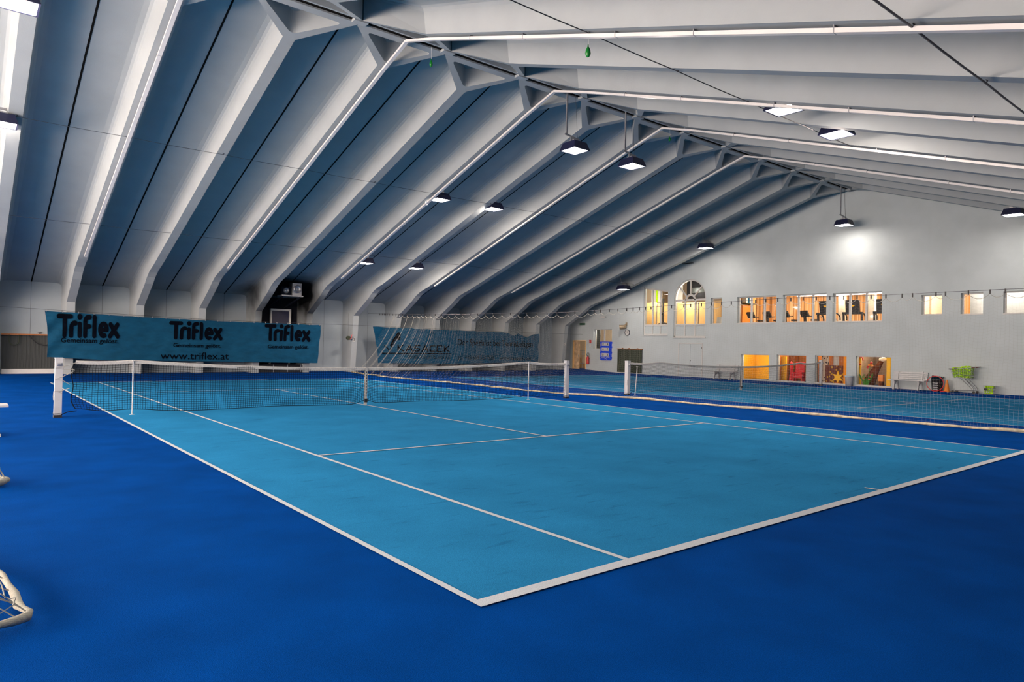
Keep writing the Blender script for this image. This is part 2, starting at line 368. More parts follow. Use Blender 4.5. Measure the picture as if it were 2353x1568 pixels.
bm = bmesh.new(); bm.from_mesh(wall_right.data); bmesh.ops.recalc_face_normals(bm, faces=bm.faces); bm.to_mesh(wall_right.data); bm.free()
# windows
wn = [0]
def window(y0, y1, z0, z1, mull=0, depth=.17, fr=.05, name='window'):
    wn[0] += 1; e = bpy.data.objects.new('%s_%d' % (name, wn[0]), None); link(e); e['kind'] = 'structure'
    x0, x1 = GX+depth, GX+depth+.06; b = B()
    b.box(x0, x1, y0, y1, z0, z0+fr).box(x0, x1, y0, y1, z1-fr, z1).box(x0, x1, y0, y0+fr, z0+fr, z1-fr).box(x0, x1, y1-fr, y1, z0+fr, z1-fr)
    b.build('window_frame', m_trim, e)
    for k in range(mull):
        y = y0+(y1-y0)*(k+1)/(mull+1); B().box(x0-.01, x1, y-.045, y+.045, z0+fr, z1-fr).build('mullion', m_trim, e)
    B().box(x0+.02, x0+.026, y0+fr, y1-fr, z0+fr, z1-fr).build('pane', m_pane, e)
    B().box(GX-.012, GX+depth, y0-.01, y1+.01, z0-.015, z0+.02).build('window_sill', m_trim, e)
    return e
for k in ('t1', 't2', 't3'): window(*WIN[k], mull=2)
for k in ('sm', 's1', 's2', 's3'): window(*WIN[k])
for k in ('b1', 'b2', 'b3', 'b4'): window(*WIN[k], depth=.10, fr=.03)
window(*WIN['hatch'], mull=1, fr=.04)
def fan_window():
    e = bpy.data.objects.new('window_13', None); link(e); e['kind'] = 'structure'; x0, x1 = GX+.06, GX+.13; yc, zc, r = ARC; b = B()
    n = 28
    for k in range(n):
        a0, a1 = math.pi*k/n, math.pi*(k+1)/n
        for (ro, ri, zz_) in ((r, r-.075, zc), (.34, .25, 4.20)):
            P = [(yc-ro*math.cos(a0), zz_+ro*math.sin(a0)), (yc-ro*math.cos(a1), zz_+ro*math.sin(a1)), (yc-ri*math.cos(a1), zz_+ri*math.sin(a1)), (yc-ri*math.cos(a0), zz_+ri*math.sin(a0))]
            q = b.pts([(x0, *p) for p in P]+[(x1, *p) for p in P])
            b.f += [(q, q+1, q+2, q+3), (q+4, q+5, q+6, q+7), (q, q+1, q+5, q+4), (q+3, q+2, q+6, q+7)]
    b.box(x0, x1, yc-r, yc-r+.075, 2.22, zc).box(x0, x1, yc+r-.075, yc+r, 2.22, zc).box(x0, x1, yc-r+.07, yc+r-.07, 4.17, 4.27)
    b.box(x0, x1, yc-r+.07, yc+r-.07, 2.85, 2.93).box(x0, x1, yc-r, yc+r, 2.20, 2.28)
    b.build('window_frame', m_trim, e)
    for a in (math.pi/2, math.radians(43), math.radians(137)):
        B().beam(((x0+x1)/2, yc+.30*math.cos(a), 4.2+.30*math.sin(a)), ((x0+x1)/2, yc+.99*math.cos(a), 4.26+.99*math.sin(a)), .06, .07, up=(1, 0, 0)).build('glazing_bar', m_trim, e)
    for y in (yc-.33, yc+.33): B().box(x0-.01, x1, y-.04, y+.04, 2.28, 4.17).build('mullion', m_trim, e)
    B().box(x0+.03, x0+.05, yc-r+.05, yc+r-.05, 2.28, 2.85).build('infill_panel', m_wall2, e)
    a = arch(yc, zc, r-.05, z0=2.93); B().poly([(x0+.045, y, z) for y, z in a]).build('pane', m_pane, e)
    B().box(GX-.03, GX+.06, yc-r-.03, yc+r+.03, 2.17, 2.21).build('window_sill', m_trim, e)
fan_window()
def trap_window():
    e = bpy.data.objects.new('window_14', None); link(e); e['kind'] = 'structure'; x0, x1 = GX+.06, GX+.12; b = B()
    top = lambda y: 4.79+(y-20.86)*.161
    b.box(x0, x1, 20.86, 20.93, 2.34, 4.78).box(x0, x1, 22.53, 22.60, 2.34, 5.05).box(x0, x1, 20.93, 22.53, 2.85, 2.93).box(x0, x1, 20.93, 22.53, 2.34, 2.40)
    b.beam(((x0+x1)/2, 20.87, 4.75), ((x0+x1)/2, 22.59, 5.03), .06, .08, up=(0, 0, 1))
    b.build('window_frame', m_trim, e)
    for y in (21.42, 21.98): B().box(x0-.01, x1, y-.035, y+.035, 2.40, top(y)-.05).build('mullion', m_trim, e)
    B().box(x0+.03, x0+.05, 20.9, 22.56, 2.38, 2.87).build('infill_panel', m_wall2, e)
    B().poly([(x0+.04, 20.9, 2.9), (x0+.04, 22.56, 2.9), (x0+.04, 22.56, 5.0), (x0+.04, 20.9, 4.74)]).build('pane', m_pane, e)
    B().box(GX-.03, GX+.06, 20.84, 22.63, 2.29, 2.33).build('window_sill', m_trim, e)
trap_window()
# windows added on the unseen left gable, glowing to light the rib sides
m_added_glow = mat('added_glow_pane', (.8, .8, .8), .5, var=.01, vscale=1, emit=ADDED_PANE_COL, es=ADDED_PANE_L)
for k in range(6):
    y0 = -3.6+k*4.9; e = bpy.data.objects.new('window_%d' % (15+k), None); link(e); e['kind'] = 'structure'; b = B()
    z0, z1 = 1.6, (3.1, 4.2, 4.6, 4.6, 4.2, 3.1)[k]
    B().box(LX+.02, LX+.05, y0+.08, y0+4.4, z0, z1).build('pane', m_added_glow, e)
    b.box(LX+.01, LX+.09, y0, y0+.08, z0-.08, z1+.08).box(LX+.01, LX+.09, y0+4.4, y0+4.48, z0-.08, z1+.08).box(LX+.01, LX+.09, y0+.08, y0+4.4, z0-.08, z0).box(LX+.01, LX+.09, y0+.08, y0+4.4, z1, z1+.08)
    for j in range(1, 4): b.box(LX+.01, LX+.08, y0+1.1*j, y0+1.1*j+.06, z0, z1)
    b.build('window_frame', m_trim, e)
# ---------------------------------------------------------------- floodlights
def lamp_parts(root, mount):
    s, t, h = .31, .235, .23; b = B()
    n = b.pts([(-s, -s, 0), (s, -s, 0), (s, s, 0), (-s, s, 0), (-t, -t, h), (t, -t, h), (t, t, h), (-t, t, h)])
    b.f += [(n, n+1, n+5, n+4), (n+1, n+2, n+6, n+5), (n+2, n+3, n+7, n+6), (n+3, n, n+4, n+7), (n+4, n+5, n+6, n+7)]
    r = s-.035; n = b.pts([(-s, -s, 0), (s, -s, 0), (s, s, 0), (-s, s, 0), (-r, -r, 0), (r, -r, 0), (r, r, 0), (-r, r, 0), (-r, -r, .03), (r, -r, .03), (r, r, .03), (-r, r, .03)])
    for k in range(4): b.f += [(n+k, n+4+k, n+4+(k+1) % 4, n+(k+1) % 4), (n+4+k, n+8+k, n+8+(k+1) % 4, n+4+(k+1) % 4)]
    b.build('housing', m_navy, root)
    B().box(-r, r, -r, r, .012, .028).build('glass', m_glass_lamp, root)
    b = B().box(-.13, .13, -.10, .10, h, h+.07).box(-.16, -.12, -.02, .02, h, h+.13).box(.12, .16, -.02, .02, h, h+.13).box(-.16, .16, -.02, .02, h+.12, h+.15)
    b.build('gear_box', m_steel, root)
    if mount == 'rod':
        b = B().tube([(-.34, .0, .42), (-.34, .0, 1.62)], .017).tube([(-.30, .0, .40), (-.30, 0, 1.62)], .010)
        b.beam((-.40, 0, .42), (.05, 0, h+.13), .05, .03); b.build('hanging_rod', m_steel, root)
        B().tube([(.1, 0, h+.1), (-.02, .0, 1.75)], .006, 4).build('safety_wire', m_wire, root)
    else:
        b = B().box(-.28, .12, -.035, .035, h+.14, h+.17).beam((-.22, 0, h+.16), (-.30, 0, h+.42), .05, .03); b.build('bracket', m_steel, root)
def lamp_light(root, w, spill):
    ld = bpy.data.lights.new('bulb', 'AREA'); ld.energy = w; ld.color = LAMP_COL; ld.shape = 'SQUARE'; ld.size = .5
    o = bpy.data.objects.new('bulb', ld); link(o); o.parent = root; o.location = (0, 0, -.004)
    ld = bpy.data.lights.new('bulb', 'POINT'); ld.energy = spill; ld.color = LAMP_COL; ld.shadow_soft_size = .08
    o = bpy.data.objects.new('bulb', ld); link(o); o.parent = root; o.location = (0, 0, -.085)
ROWS = {10.85: 7.06, 17.3: 6.60, 23.0: 4.86, 4.45: 6.56, -1.25: 4.86}
proto = {}
where = {10.85: 'below the ridge', 17.3: 'high on the far roof slope', 23.0: 'low on the far roof slope', 4.45: 'high on the near roof slope', -1.25: 'low on the near roof slope'}
SPOT = {(10.9, 10.85): (11.12, 10.85, 7.10), (10.9, 17.3): (10.70, 17.2, 6.61), (10.9, 23.0): (10.80, 23.0, 4.86), (10.9, 4.45): (11.2, 4.55, 6.66),
        (13.2, 10.85): (13.56, 10.85, 7.10), (13.2, 17.3): (13.06, 17.2, 6.62), (13.2, 23.0): (13.2, 22.98, 4.86), (13.2, 4.45): (13.55, 4.55, 6.63),
        (26.9, 10.85): (26.98, 10.67, 6.99), (26.9, 17.3): (26.22, 17.10, 6.56), (26.9, 23.0): (26.22, 22.42, 4.79), (26.9, 4.45): (26.25, 4.42, 6.47),
        (-1.75, 10.85): (-1.73, 10.85, 7.0), (-1.75, 17.3): (-1.68, 17.0, 6.5)}
for x, xn in ((10.9, 'before the aisle curtain'), (13.2, 'over the aisle curtain'), (26.9, 'close to the gable wall'), (-1.75, 'by the left edge'), (-4.1, 'beyond the left edge')):
    for y, z in ROWS.items():
        kind = 'rod' if y == 10.85 else 'rib'
        if kind not in proto:
            proto[kind] = thing('ceiling_floodlight', '', 'floodlight', group='square hall floodlights'); lamp_parts(proto[kind], kind); o = proto[kind]
        else: o = copy_tree(proto[kind])
        place(o, SPOT.get((x, y), (x, y, z)), 0, ('rod hung' if kind == 'rod' else 'rib mounted')+' dark floodlight '+where[y]+', '+xn)
        o['_x'] = x; o['_y'] = y
for o in [o for o in bpy.data.objects if o.get('_x')]:
    sp = SPILL_W[round(o['_x'], 2)]; ry = round(o['_y'], 2); xc = o['_x']; del o['_x']; del o['_y']; lamp_light(o, LAMP_W*(4.2 if 5 < xc < 20 else 1.2)*ROW_F[ry], sp*ROW_F[ry])
# ---------------------------------------------------------------- white ducts under every second rib
for i, nm in ((-1, 'nearest the left edge of the hall'), (1, 'second from the left'), (3, 'crossing behind the first ridge floodlight'), (5, 'third before the gable wall'), (7, 'nearest the gable wall')):
    b = B(); x = xr(i)+.03; d = .065
    Pf = [(x, 24.2, zso(24.2)-d), (x, 12.0, zso(12.0)-d), (x, 10.88, 8.68-d-.0)]
    Pn = [(x, MIR-y, z) for _, y, z in Pf]
    for a, c in zip(Pf, Pf[1:]): b.beam(a, c, .085, .055)
    t = thing('cable_duct', 'long white cable duct under a concrete rib, '+nm, 'cable duct', (x, 10.88, 8.6), group='white cable ducts running over the ridge')
    b.o = (x, 10.88, 8.6)
    b2 = B((x, 10.88, 8.6))
    for a, c in zip(Pf, Pf[1:]): b2.beam(a, c, .085, .055)
    b2.build('duct_run', m_duct, t)
    b3 = B((x, 10.88, 8.6))
    for a, c in zip(Pn, Pn[1:]): b3.beam(a, c, .085, .055)
    b3.build('duct_run', m_duct, t)
    for y in (13.5, 15.2, 17.5, 19.0, 21.0, 23.0):
        for yy in (y, MIR-y): B((x, 10.88, 8.6)).box(x-.045, x+.045, yy-.008, yy+.008, zso(y)-.0945, zso(y)+.01).build('duct_clip', m_steel, t)
# ---------------------------------------------------------------- tension wires under the ribs
def sagline(x0, x1, y, z, sag, step):
    P = []; x = x0
    while x < x1-1e-6:
        x2 = min(x1, x+step)
        for k in range(6): t = k/6; P.append((x+(x2-x)*t, y, z-sag*4*t*(1-t)))
        x = x2
    P.append((x1, y, z)); return P
for y, z, nm, r in ((16.85, 6.72, 'crossing the upper far roof slope', .006), (22.0, 5.10, 'crossing the lower far roof slope', .006), (4.86, 6.72, 'crossing the upper near roof slope', .010), (-.1, 5.07, 'crossing the lower near roof slope', .014)):
    t = thing('tension_wire', 'thin dark steel wire '+nm, 'wire', (0, y, z), group='wires strung below the ribs')
    B((0, y, z)).tube(sagline(xr(-3), xr(5 if y == 4.86 else 10), y, z, .012, PP), r, 5).build('wire', m_wire, t)
    for i in range(-2, 5 if y == 4.86 else 10): B((0, y, z)).tube([(xr(i), y, z-.01), (xr(i)+.05, y, z+.04), (xr(i), y, zso(y if y > 10.9 else MIR-y))], .009, 5).build('eyelet', m_wire, t)
# ---------------------------------------------------------------- tennis nets
def net_post(x, y, label, s=.055):
    z0 = zf(x, y)
    t = thing('net_post', label, 'net post', (x, y, z0), group='white square net posts')
    b = B().box(-s, s, -s, s, .03, 1.10).box(-s-.004, s+.004, -s-.004, s+.004, 1.10, 1.125); b.build('post', m_white, t)
    B().box(-s-.006, s+.006, -s-.006, s+.006, 0, .05).build('ground_sleeve', m_black, t)
    B().lathe((0, -s-.02, 1.0), [(.0, -.03), (.03, -.03), (.03, .03), (.0, .03)], 12, (1, 0, 0)).build('pulley', m_steel, t)
    B().tube([(-s-.01, -s-.01, .07), (s+.01, -s-.01, .085), (s+.01, s+.01, .07), (-s-.01, s+.01, .085)], .008, 5, True).build('strap', m_black, t)
    return t
def tennis_net(A, Bp, label, sl, sr, cen, gap=.30):
    """A, Bp: post positions; sl, sr, cen: distances along the net of the two sticks and the strap"""
    A = Vector((*A, 0)); Bp = Vector((*Bp, 0)); D = Bp-A; L = D.length; d = D/L; nr = Vector((-d.y, d.x, 0))
    t = thing('tennis_net', label, 'tennis net', tuple(A)); o = tuple(A)
    hs = [(gap, 1.065), (sl, 1.085), (cen, .925), (sr, 1.085), (L-.06, 1.05)]
    def top(s):
        for (s0, h0), (s1, h1) in zip(hs, hs[1:]):
            if s <= s1: q = max(0, (s-s0)/(s1-s0)); return h0+(h1-h0)*q-(.055 if s1-s0 < 3 else .05)*4*q*(1-q)*min(1, (s1-s0)/2.5)
        return hs[-1][1]
    def bot(s):
        z = .055+.012*math.sin(s*1.9)
        z += .10*math.exp(-((s-cen)/.22)**2)+.05*math.exp(-((s-sl)/.5)**2)+.05*math.exp(-((s-sr)/.4)**2)+.09*math.exp(-((s-gap)/.3)**2)
        return z
    def pos(s, q):
        z = top(s)*(1-q)+bot(s)*q; bulge = .05*math.sin(math.pi*q)*math.sin(s*.9+1)+.015*math.sin(s*5+q*6)
        ed = math.exp(-(s-gap)/.18)*(-.10*math.sin(math.pi*q*1.0)-.04*math.sin(q*9)) if s < gap+.9 else 0
        pull = .05*math.exp(-abs(s-cen)/.12)*(1 if s < cen else -1)*q*q
        p = A+d*(s+ed+pull)+nr*bulge; return (p.x, p.y, z+zf(p.x, p.y))
    b = B(o); n = int((L-gap-.06)/.045)
    for k in range(n+1):
        s = gap+(L-gap-.06)*k/n; b.ribbon([pos(s, j/6) for j in range(7)], tuple(d*.0066))
    for j in range(1, 23):
        q = j/22; b.ribbon([pos(gap+(L-gap-.06)*k/150, q) for k in range(151)], (0, 0, .0062))
    b.build('netting', m_netblack, t)
    B(o).tube([pos(gap+(L-gap-.06)*k/150, 1.0) for k in range(151)], .007, 5).build('bottom_cord', m_netblack, t)
    B(o).tube([pos(gap, k/24) for k in range(25)], .009, 5).build('side_cord', m_netblack, t)
    b = B(o); n = 120; R = []
    for k in range(n+1):
        s = gap-.03+(L-gap-.03)*k/n; p = A+d*s; h = top(max(gap, s))+zf(p.x, p.y)+.004; w2 = nr*.014
        R.append(b.pts([p-w2+Vector((0, 0, h-.064)), p-w2+Vector((0, 0, h-.008)), p+Vector((0, 0, h+.003)), p+w2+Vector((0, 0, h-.008)), p+w2+Vector((0, 0, h-.064))]))
    for a, c in zip(R, R[1:]):
        for k in range(4): b.f.append((a+k, c+k, c+k+1, a+k+1))
    b.build('headband', m_band, t)
    p = A+d*cen-nr*.03; hc = top(cen); b = B(o); zc = zf(p.x, p.y); b.obox(p+Vector((0, 0, zc+hc/2)), d*.026, nr*.004, (0, 0, hc/2-.01)).obox(p+nr*.06+Vector((0, 0, zc+hc/2)), d*.026, nr*.004, (0, 0, hc/2-.01)).obox(p+nr*.03+Vector((0, 0, zc+hc)), d*.026, nr*.034, (0, 0, .006))
    b.build('center_strap', m_band, t)
    b = B(o); b.obox(p-nr*.006+Vector((0, 0, zc+.13)), d*.036, nr*.012, (0, 0, .045))
    for k in range(9): b.obox(p-nr*.006+Vector((0, 0, zc+.25+k*.07)), d*.010, nr*.003, (0, 0, .022))
    b.build('strap_buckle', m_black, t)
    b = B(o); P = lambda s, z: tuple(A+d*s-nr*.06+Vector((0, 0, z)))
    zs = [1.02, .93, .80, .66, .55, .44, .33]
    b.tube([P(gap, 1.04), P(.05, .95), P(-.06, .93), P(.06, .91), P(gap-.05, .90)], .006, 4)
    b.tube([P(gap-.05, .88), P(.05, .76), P(-.06, .72), P(.06, .70), P(gap-.12, .62)], .006, 4)
    b.tube([P(gap-.12, .55), P(.05, .50), P(-.06, .50), P(.06, .46)], .006, 4)
    b.tube([P(-.07, .5), P(-.075, .40), P(-.07, .33)], .006, 4)
    b.build('lacing', m_cream, t)
    B(o).tube([P(gap, .12), P(.15, .10), P(.05, .05)], .008, 4).build('tie_cord', m_netblack, t)
    return t
def stick(x, y, top, label, lean=(0, 0), h=1.07):
    z0 = zf(x, y); t = thing('singles_stick', label, 'net support stick', (x, y, z0), group='slim white singles sticks')
    B().tube([(0, 0, .01), (lean[0], lean[1], h)], .013, 8).build('pole', m_white, t)
    B().lathe((0, 0, 0), [(.05, 0), (.05, .008), (.02, .014)], 14).build('foot', m_white, t)
    B().box(lean[0]-.018, lean[0]+.018, lean[1]-.03, lean[1]+.03, h, h+.012).build('fork', m_white, t)
net_post(-.89, 12.2, 'white net post at the left end of the near net, on dark blue carpet', .06)
net_post(11.80, 11.72, 'white net post at the right end of the near net', .055)
tennis_net((-.89, 12.2), (11.80, 11.72), 'black tennis net across the near court under a white band', 1.22, 11.24, 6.23)
stick(.345, 12.13, 1, 'thin white stick propping the near net close to its left post')
stick(10.33, 11.74, 1, 'thin white stick propping the near net close to its right post')
net_post(14.62, 11.80, 'white net post at the left end of the far net, behind the dividing curtain', .065)
net_post(27.42, 11.80, 'grey net post at the right end of the far net, near the lit windows', .055)
tennis_net((14.62, 11.80), (27.42, 11.80), 'black tennis net across the far court seen through the curtain net', 1.6, 11.0, 6.55, gap=.12)
stick(14.80, 11.62, 1, 'thin white stick leaning loose beside the left post of the far net', (.14, .05), .93)
# ---------------------------------------------------------------- dividing curtain of netting
HOOKS = [27.14, 26.9, 26.7, 26.56, 26.4, 26.21, 25.87, 25.54, 25.25, 24.92, 24.49, 24.02, 23.63, 23.26, 22.89, 22.53, 22.1, 21.59, 21.08, 20.53, 20.02, 19.49, 18.96, 18.43, 17.95, 17.4, 16.87, 16.44, 15.91, 15.38, 14.82, 14.3, 13.8, 13.41, 12.8, 12.5, 12.23, 11.85, 11.48, 11.12, 10.86, 10.61, 10.37, 10.16, 9.4, 8.97, 8.73, 8.37, 8.05, 7.72, 7.42, 7.12, 6.7, 6.41, 6.08, 5.73, 5.41, 5.08, 4.75, 4.42, 4.11, 3.8, 3.48, 3.14, 2.93, 2.47, 2.29, 1.87, 1.49, 1.23, .8, .4, 0, -.5, -1]
CXW = 13.75
def lerp_tab(T, v):
    for (a, p), (c, q) in zip(T, T[1:]):
        if v >= c: return q+(p-q)*(v-c)/(a-c)
    return T[-1][1]
WZ = [(30, 3.10), (25.3, 2.93), (20, 2.80), (13.8, 2.72), (11, 2.77), (6, 2.87), (3.4, 2.84), (-2, 2.86)]
BX = [(30, 12.4), (26.7, 12.45), (24, 12.6), (20.5, 12.85), (16, 12.75), (12.9, 12.7), (11.3, 13.3), (10.5, 13.6), (7, 13.62), (3.5, 13.8), (.9, 13.9), (-3, 14)]
wz = lambda y: lerp_tab(WZ, y)
def topz(y):
    for a, c in zip(HOOKS, HOOKS[1:]):
        if a >= y >= c: q = (a-y)/(a-c); return wz(y)-.075-(.035+.16*min(.6, a-c))*4*q*(1-q)
    return wz(y)-.08
dn = thing('divider_curtain', 'tall cream netting curtain hanging on a wire between the two courts', 'netting', (CXW, 12, 0)); od = (CXW, 12, 0)
def cpos(y, q):
    f = max(0, min(1, (y-19.5)/4)); yy = y+f*1.05*q+ .05*math.sin(y*3+q*4)
    xb = lerp_tab(BX, yy); x = CXW+(xb-CXW)*q**(6-4.4*f)+(.03+.13*f)*math.sin(y*(4+6*f))*(.3+.7*q)
    return (x, yy, topz(y)*(1-q)+(.03+zf(x, yy))*q)
b = B(od); y = 26.2; ys = []
while y > -1:
    ys.append(y); y -= .07 if y < 16 else (.04+.07*random.random())
for y in ys: b.ribbon([cpos(y, k/14) for k in range(15)], (0, .0013 if y < 14 else .0022, .0))
for j in range(0, 43):
    q = j/42; b.ribbon([cpos(26.2-27.2*k/330, q) for k in range(331)], (0, 0, .0013))
b.build('netting', m_cream, dn)
for yc in (25.6, 24.9, 24.5, 23.9, 23.3, 22.8, 22.2):
    b = B(od)
    for k in range(2): b.tube([cpos(yc+.03*k, j/14) for j in range(15)], .004, 4)
    b.build('gathered_fold', m_cream, dn)
b = B(od); P = []
for a, c in zip(HOOKS[6:], HOOKS[7:]):
    for k in range(5): yy = a+(c-a)*k/5; P.append((CXW, yy, topz(yy)))
b.tube(P, .006, 5).build('scalloped_top_cord', m_cream, dn)
B(od).tube([(CXW, y, wz(y)) for y in [28.4-k*.5 for k in range(61)]], .006, 5).build('carrier_wire', m_wire, dn)
for y in HOOKS: B(od).box(CXW-.011, CXW+.011, y-.011, y+.011, wz(y)-.078, wz(y)+.012).build('hook', m_black, dn)
b = B(od); P = []; R = []
for k in range(420):
    yy = 27.4-28.6*k/419; xx = lerp_tab(BX, yy)+.05*math.sin(yy*2.3)+.03*math.sin(yy*7.1)
    r = .022+.016*abs(math.sin(yy*1.7))*abs(math.sin(yy*.63+1)); P.append((xx, yy, zf(xx, yy)+r+.004+.015*max(0, math.sin(yy*1.1)))); R.append(r)
b.tube(P, R, 7).build('bottom_rope', m_rope, dn)
# ---------------------------------------------------------------- lettering
def strokes_mesh(b, S_, th, fn, closed=()):
    """rounded pen strokes: S_ is a list of polylines in (u, v); fn maps (u, v) to a point in space"""
    for P in S_:
        if len(P) == 1:
            c = P[0]; n = b.pts([fn(c[0]+th*.62*math.cos(a*math.pi/8), c[1]+th*.62*math.sin(a*math.pi/8)) for a in range(16)]); b.f.append(tuple(range(n, n+16))); continue
        for (x0, y0), (x1, y1) in zip(P, P[1:]):
            L = math.hypot(x1-x0, y1-y0)
            if L < 1e-4: continue
            dx, dy = (x1-x0)/L, (y1-y0)/L; m = max(1, int(L/.12))
            n = b.pts([fn(x0+dx*L*k/m+s*-dy*th/2, y0+dy*L*k/m+s*dx*th/2) for k in range(m+1) for s in (-1, 1)])
            for k in range(m): b.f.append((n+2*k, n+2*k+2, n+2*k+3, n+2*k+1))
        for c in P:
            n = b.pts([fn(c[0]+th/2*math.cos(a*math.pi/8), c[1]+th/2*math.sin(a*math.pi/8)) for a in range(16)]); b.f.append(tuple(range(n, n+16)))
def arcp(cx, cy, rx, ry, a0, a1, n=9): return [(cx+rx*math.cos(math.radians(a0+(a1-a0)*k/n)), cy+ry*math.sin(math.radians(a0+(a1-a0)*k/n))) for k in range(n+1)]
def triflex():
    G = []
    G += [[(.02, .93), (.66, .93)], [(.34, .93), (.34, .07)]]
    G += [[(.70, .07), (.70, .42)]+arcp(.88, .44, .18, .20, 180, 75, 6)]
    G += [[(1.16, .07), (1.16, .60)], [(1.16, .93)]]
    G += [[(1.46, .07), (1.46, .74)]+arcp(1.66, .74, .20, .19, 180, 80, 6), [(1.46, .50), (1.68, .50)]]
    G += [[(1.97, .07), (1.97, .93)]]
    G += [[(2.30, .36), (2.66, .36)]+arcp(2.48, .36, .19, .28, 0, 290, 14)]
    G += [[(2.86, .07), (3.28, .62)], [(2.88, .62), (3.30, .07)]]
    return G, 3.36
def put_strokes(name, G, gw, th, x0, x1, z0, z1, fn, m, parent):
    sx = (x1-x0)/gw; sz = (z1-z0); b = B(fn.o); strokes_mesh(b, G, th, lambda u, v: fn(x0+u*sx, z0+v*sz)); b.build(name, m, parent)
def text_part(name, body, x0, x1, z0, z1, fn, m, parent, bold=0.0):
    cu = bpy.data.curves.new('txt', 'FONT'); cu.body = body; cu.size = 1; cu.offset = bold; cu.resolution_u = 3
    to = bpy.data.objects.new('txt', cu); me = bpy.data.meshes.new_from_object(to)
    xs = [v.co.x for v in me.vertices]; zs = [v.co.y for v in me.vertices]; a, c = min(xs), max(xs); lo, hi = min(zs), max(zs)
    for v in me.vertices:
        p = fn(x0+(v.co.x-a)/(c-a)*(x1-x0), z0+(v.co.y-lo)/(hi-lo)*(z1-z0)); v.co = (p[0]-fn.o[0], p[1]-fn.o[1], p[2]-fn.o[2])
    bpy.data.objects.remove(to); me.name = name
    return mesh_obj(name, me, m, parent)
class Cloth:
    def __init__(s, T, Bt, y, o, ph=0, amp=1): s.T, s.B, s.y, s.o, s.ph, s.amp = T, Bt, y, o, ph, amp
    def edge(s, E, x):
        for (a, p), (c, q) in zip(E, E[1:]):
            if x <= c: return p+(q-p)*(x-a)/(c-a)
        return E[-1][1]
    def wav(s, x, z):
        k = s.amp*math.exp(-max(0, x-s.T[0][0])/.9)*.05*math.sin(9*(x-s.T[0][0])+7*(2.5-z)); k += s.amp*math.exp(-max(0, s.T[-1][0]-x)/.7)*.04*math.sin(11*x+6*z)
        return s.y+k+.022*math.sin(2.1*x+s.ph)+.016*math.sin(5.3*z+1.3*x)+.008*math.sin(9*x-7*z)
    def __call__(s, x, z): return (x, s.wav(x, z)-.030, z)
    def mesh(s, name, m, parent, n=150, k=18):
        b = B(s.o); x0, x1 = s.T[0][0], s.T[-1][0]
        for i in range(n+1):
            xt = x0+(x1-x0)*i/n; zt = s.edge(s.T, xt)-.018*abs(math.sin(xt*3.2)); zb = s.edge(s.B, xt)
            for j in range(k+1):
                q = j/k; z = zt+(zb-zt)*q; xx = xt+(s.B[0][0]-x0)*(1-(xt-x0)/(x1-x0))*q+(s.B[-1][0]-x1)*((xt-x0)/(x1-x0))*q+.05*math.sin(math.pi*q)*math.exp(-(xt-x0)*2)
                b.v.append((xx-s.o[0], s.wav(xx, z)-s.o[1], z-s.o[2]))
        for i in range(n):
            for j in range(k): a = i*(k+1)+j; b.f.append((a, a+1, a+k+2, a+k+1))
        return b.build(name, m, parent, smooth=True)
# near banner
o1 = (5.4, 27.38, 1.5)
t = thing('advertising_banner', 'long teal cloth banner with three big rounded wordmarks on the far wall', 'banner', o1)
ban = Cloth([(.10, 2.49), (3, 2.40), (6, 2.35), (10.82, 2.34)], [(.20, .76), (2, .66), (6, .62), (10.69, .55)], 27.38, o1)
ban.mesh('cloth', m_banner, t)
G, gw = triflex()
for i, (x0, x1, z0, z1) in enumerate(((.52, 2.50, 1.53, 2.36), (4.36, 6.38, 1.54, 2.24), (8.24, 10.28, 1.56, 2.26))):
    put_strokes('wordmark', G, gw, .225, x0, x1, z0, z1, ban, m_ink, t)
    text_part('slogan_print', 'Gemeinsam gel\u00f6st.', (.62, 4.48, 8.34)[i], (2.50, 6.37, 10.25)[i], (1.26, 1.15, 1.16)[i], (1.50, 1.37, 1.38)[i], ban, m_ink, t, .012)
text_part('web_address_print', 'www.triflex.at', 4.02, 6.69, .70, 1.0, ban, m_ink, t)
b = B(o1)
for k in range(22): x = .15+k*.505; b.box(x-.012, x+.012, 27.35, 27.40, ban.edge(ban.T, x)-.03, ban.edge(ban.T, x)+.035)
b.build('eyelet_tie', m_steel, t)
t = thing('banner_wire', 'thin steel wire carrying both banners along the far wall', 'wire', (0, 27.40, 2.5))
B((0, 27.40, 2.5)).tube([(-3, 27.40, 2.62), (.1, 27.40, 2.53), (6, 27.40, 2.38), (12.2, 27.40, 2.39), (18, 27.40, 2.36), (24.5, 27.40, 2.345), (28.1, 27.40, 2.36)], .006, 5).build('wire', m_wire, t)
# far banner
o2 = (19, 27.38, 1.5)
t = thing('advertising_banner', 'faded teal cloth banner with a stroke figure logo hanging behind the curtain net', 'banner', o2)
bn2 = Cloth([(13.50, 2.37), (16, 2.34), (21.4, 2.32), (21.99, 2.31), (22.54, 2.13), (22.8, 2.29), (23.46, 2.06), (23.96, 2.27), (24.41, 2.31)], [(13.83, .55), (18, .52), (24.38, .63)], 27.38, o2, 2.0, .6)
bn2.mesh('cloth', m_banner, t)
K = {'K': [[(0, 0), (0, 1)], [(.55, 1), (.08, .5), (.6, 0)]], 'A': [[(0, 0), (.36, 1), (.72, 0)], [(.2, .3), (.52, .3)]], 'S': [[(.62, .97), (.12, .97), (.03, .85), (.03, .62), (.12, .52), (.52, .48), (.60, .38), (.60, .14), (.52, .03), (0, .03)]],
     'C': [[(.62, .97), (.14, .97), (.03, .84), (.03, .16), (.14, .03), (.62, .03)]], 'E': [[(.6, 1), (0, 1), (0, 0), (.6, 0)], [(0, .5), (.5, .5)]]}
G = []; x = 0
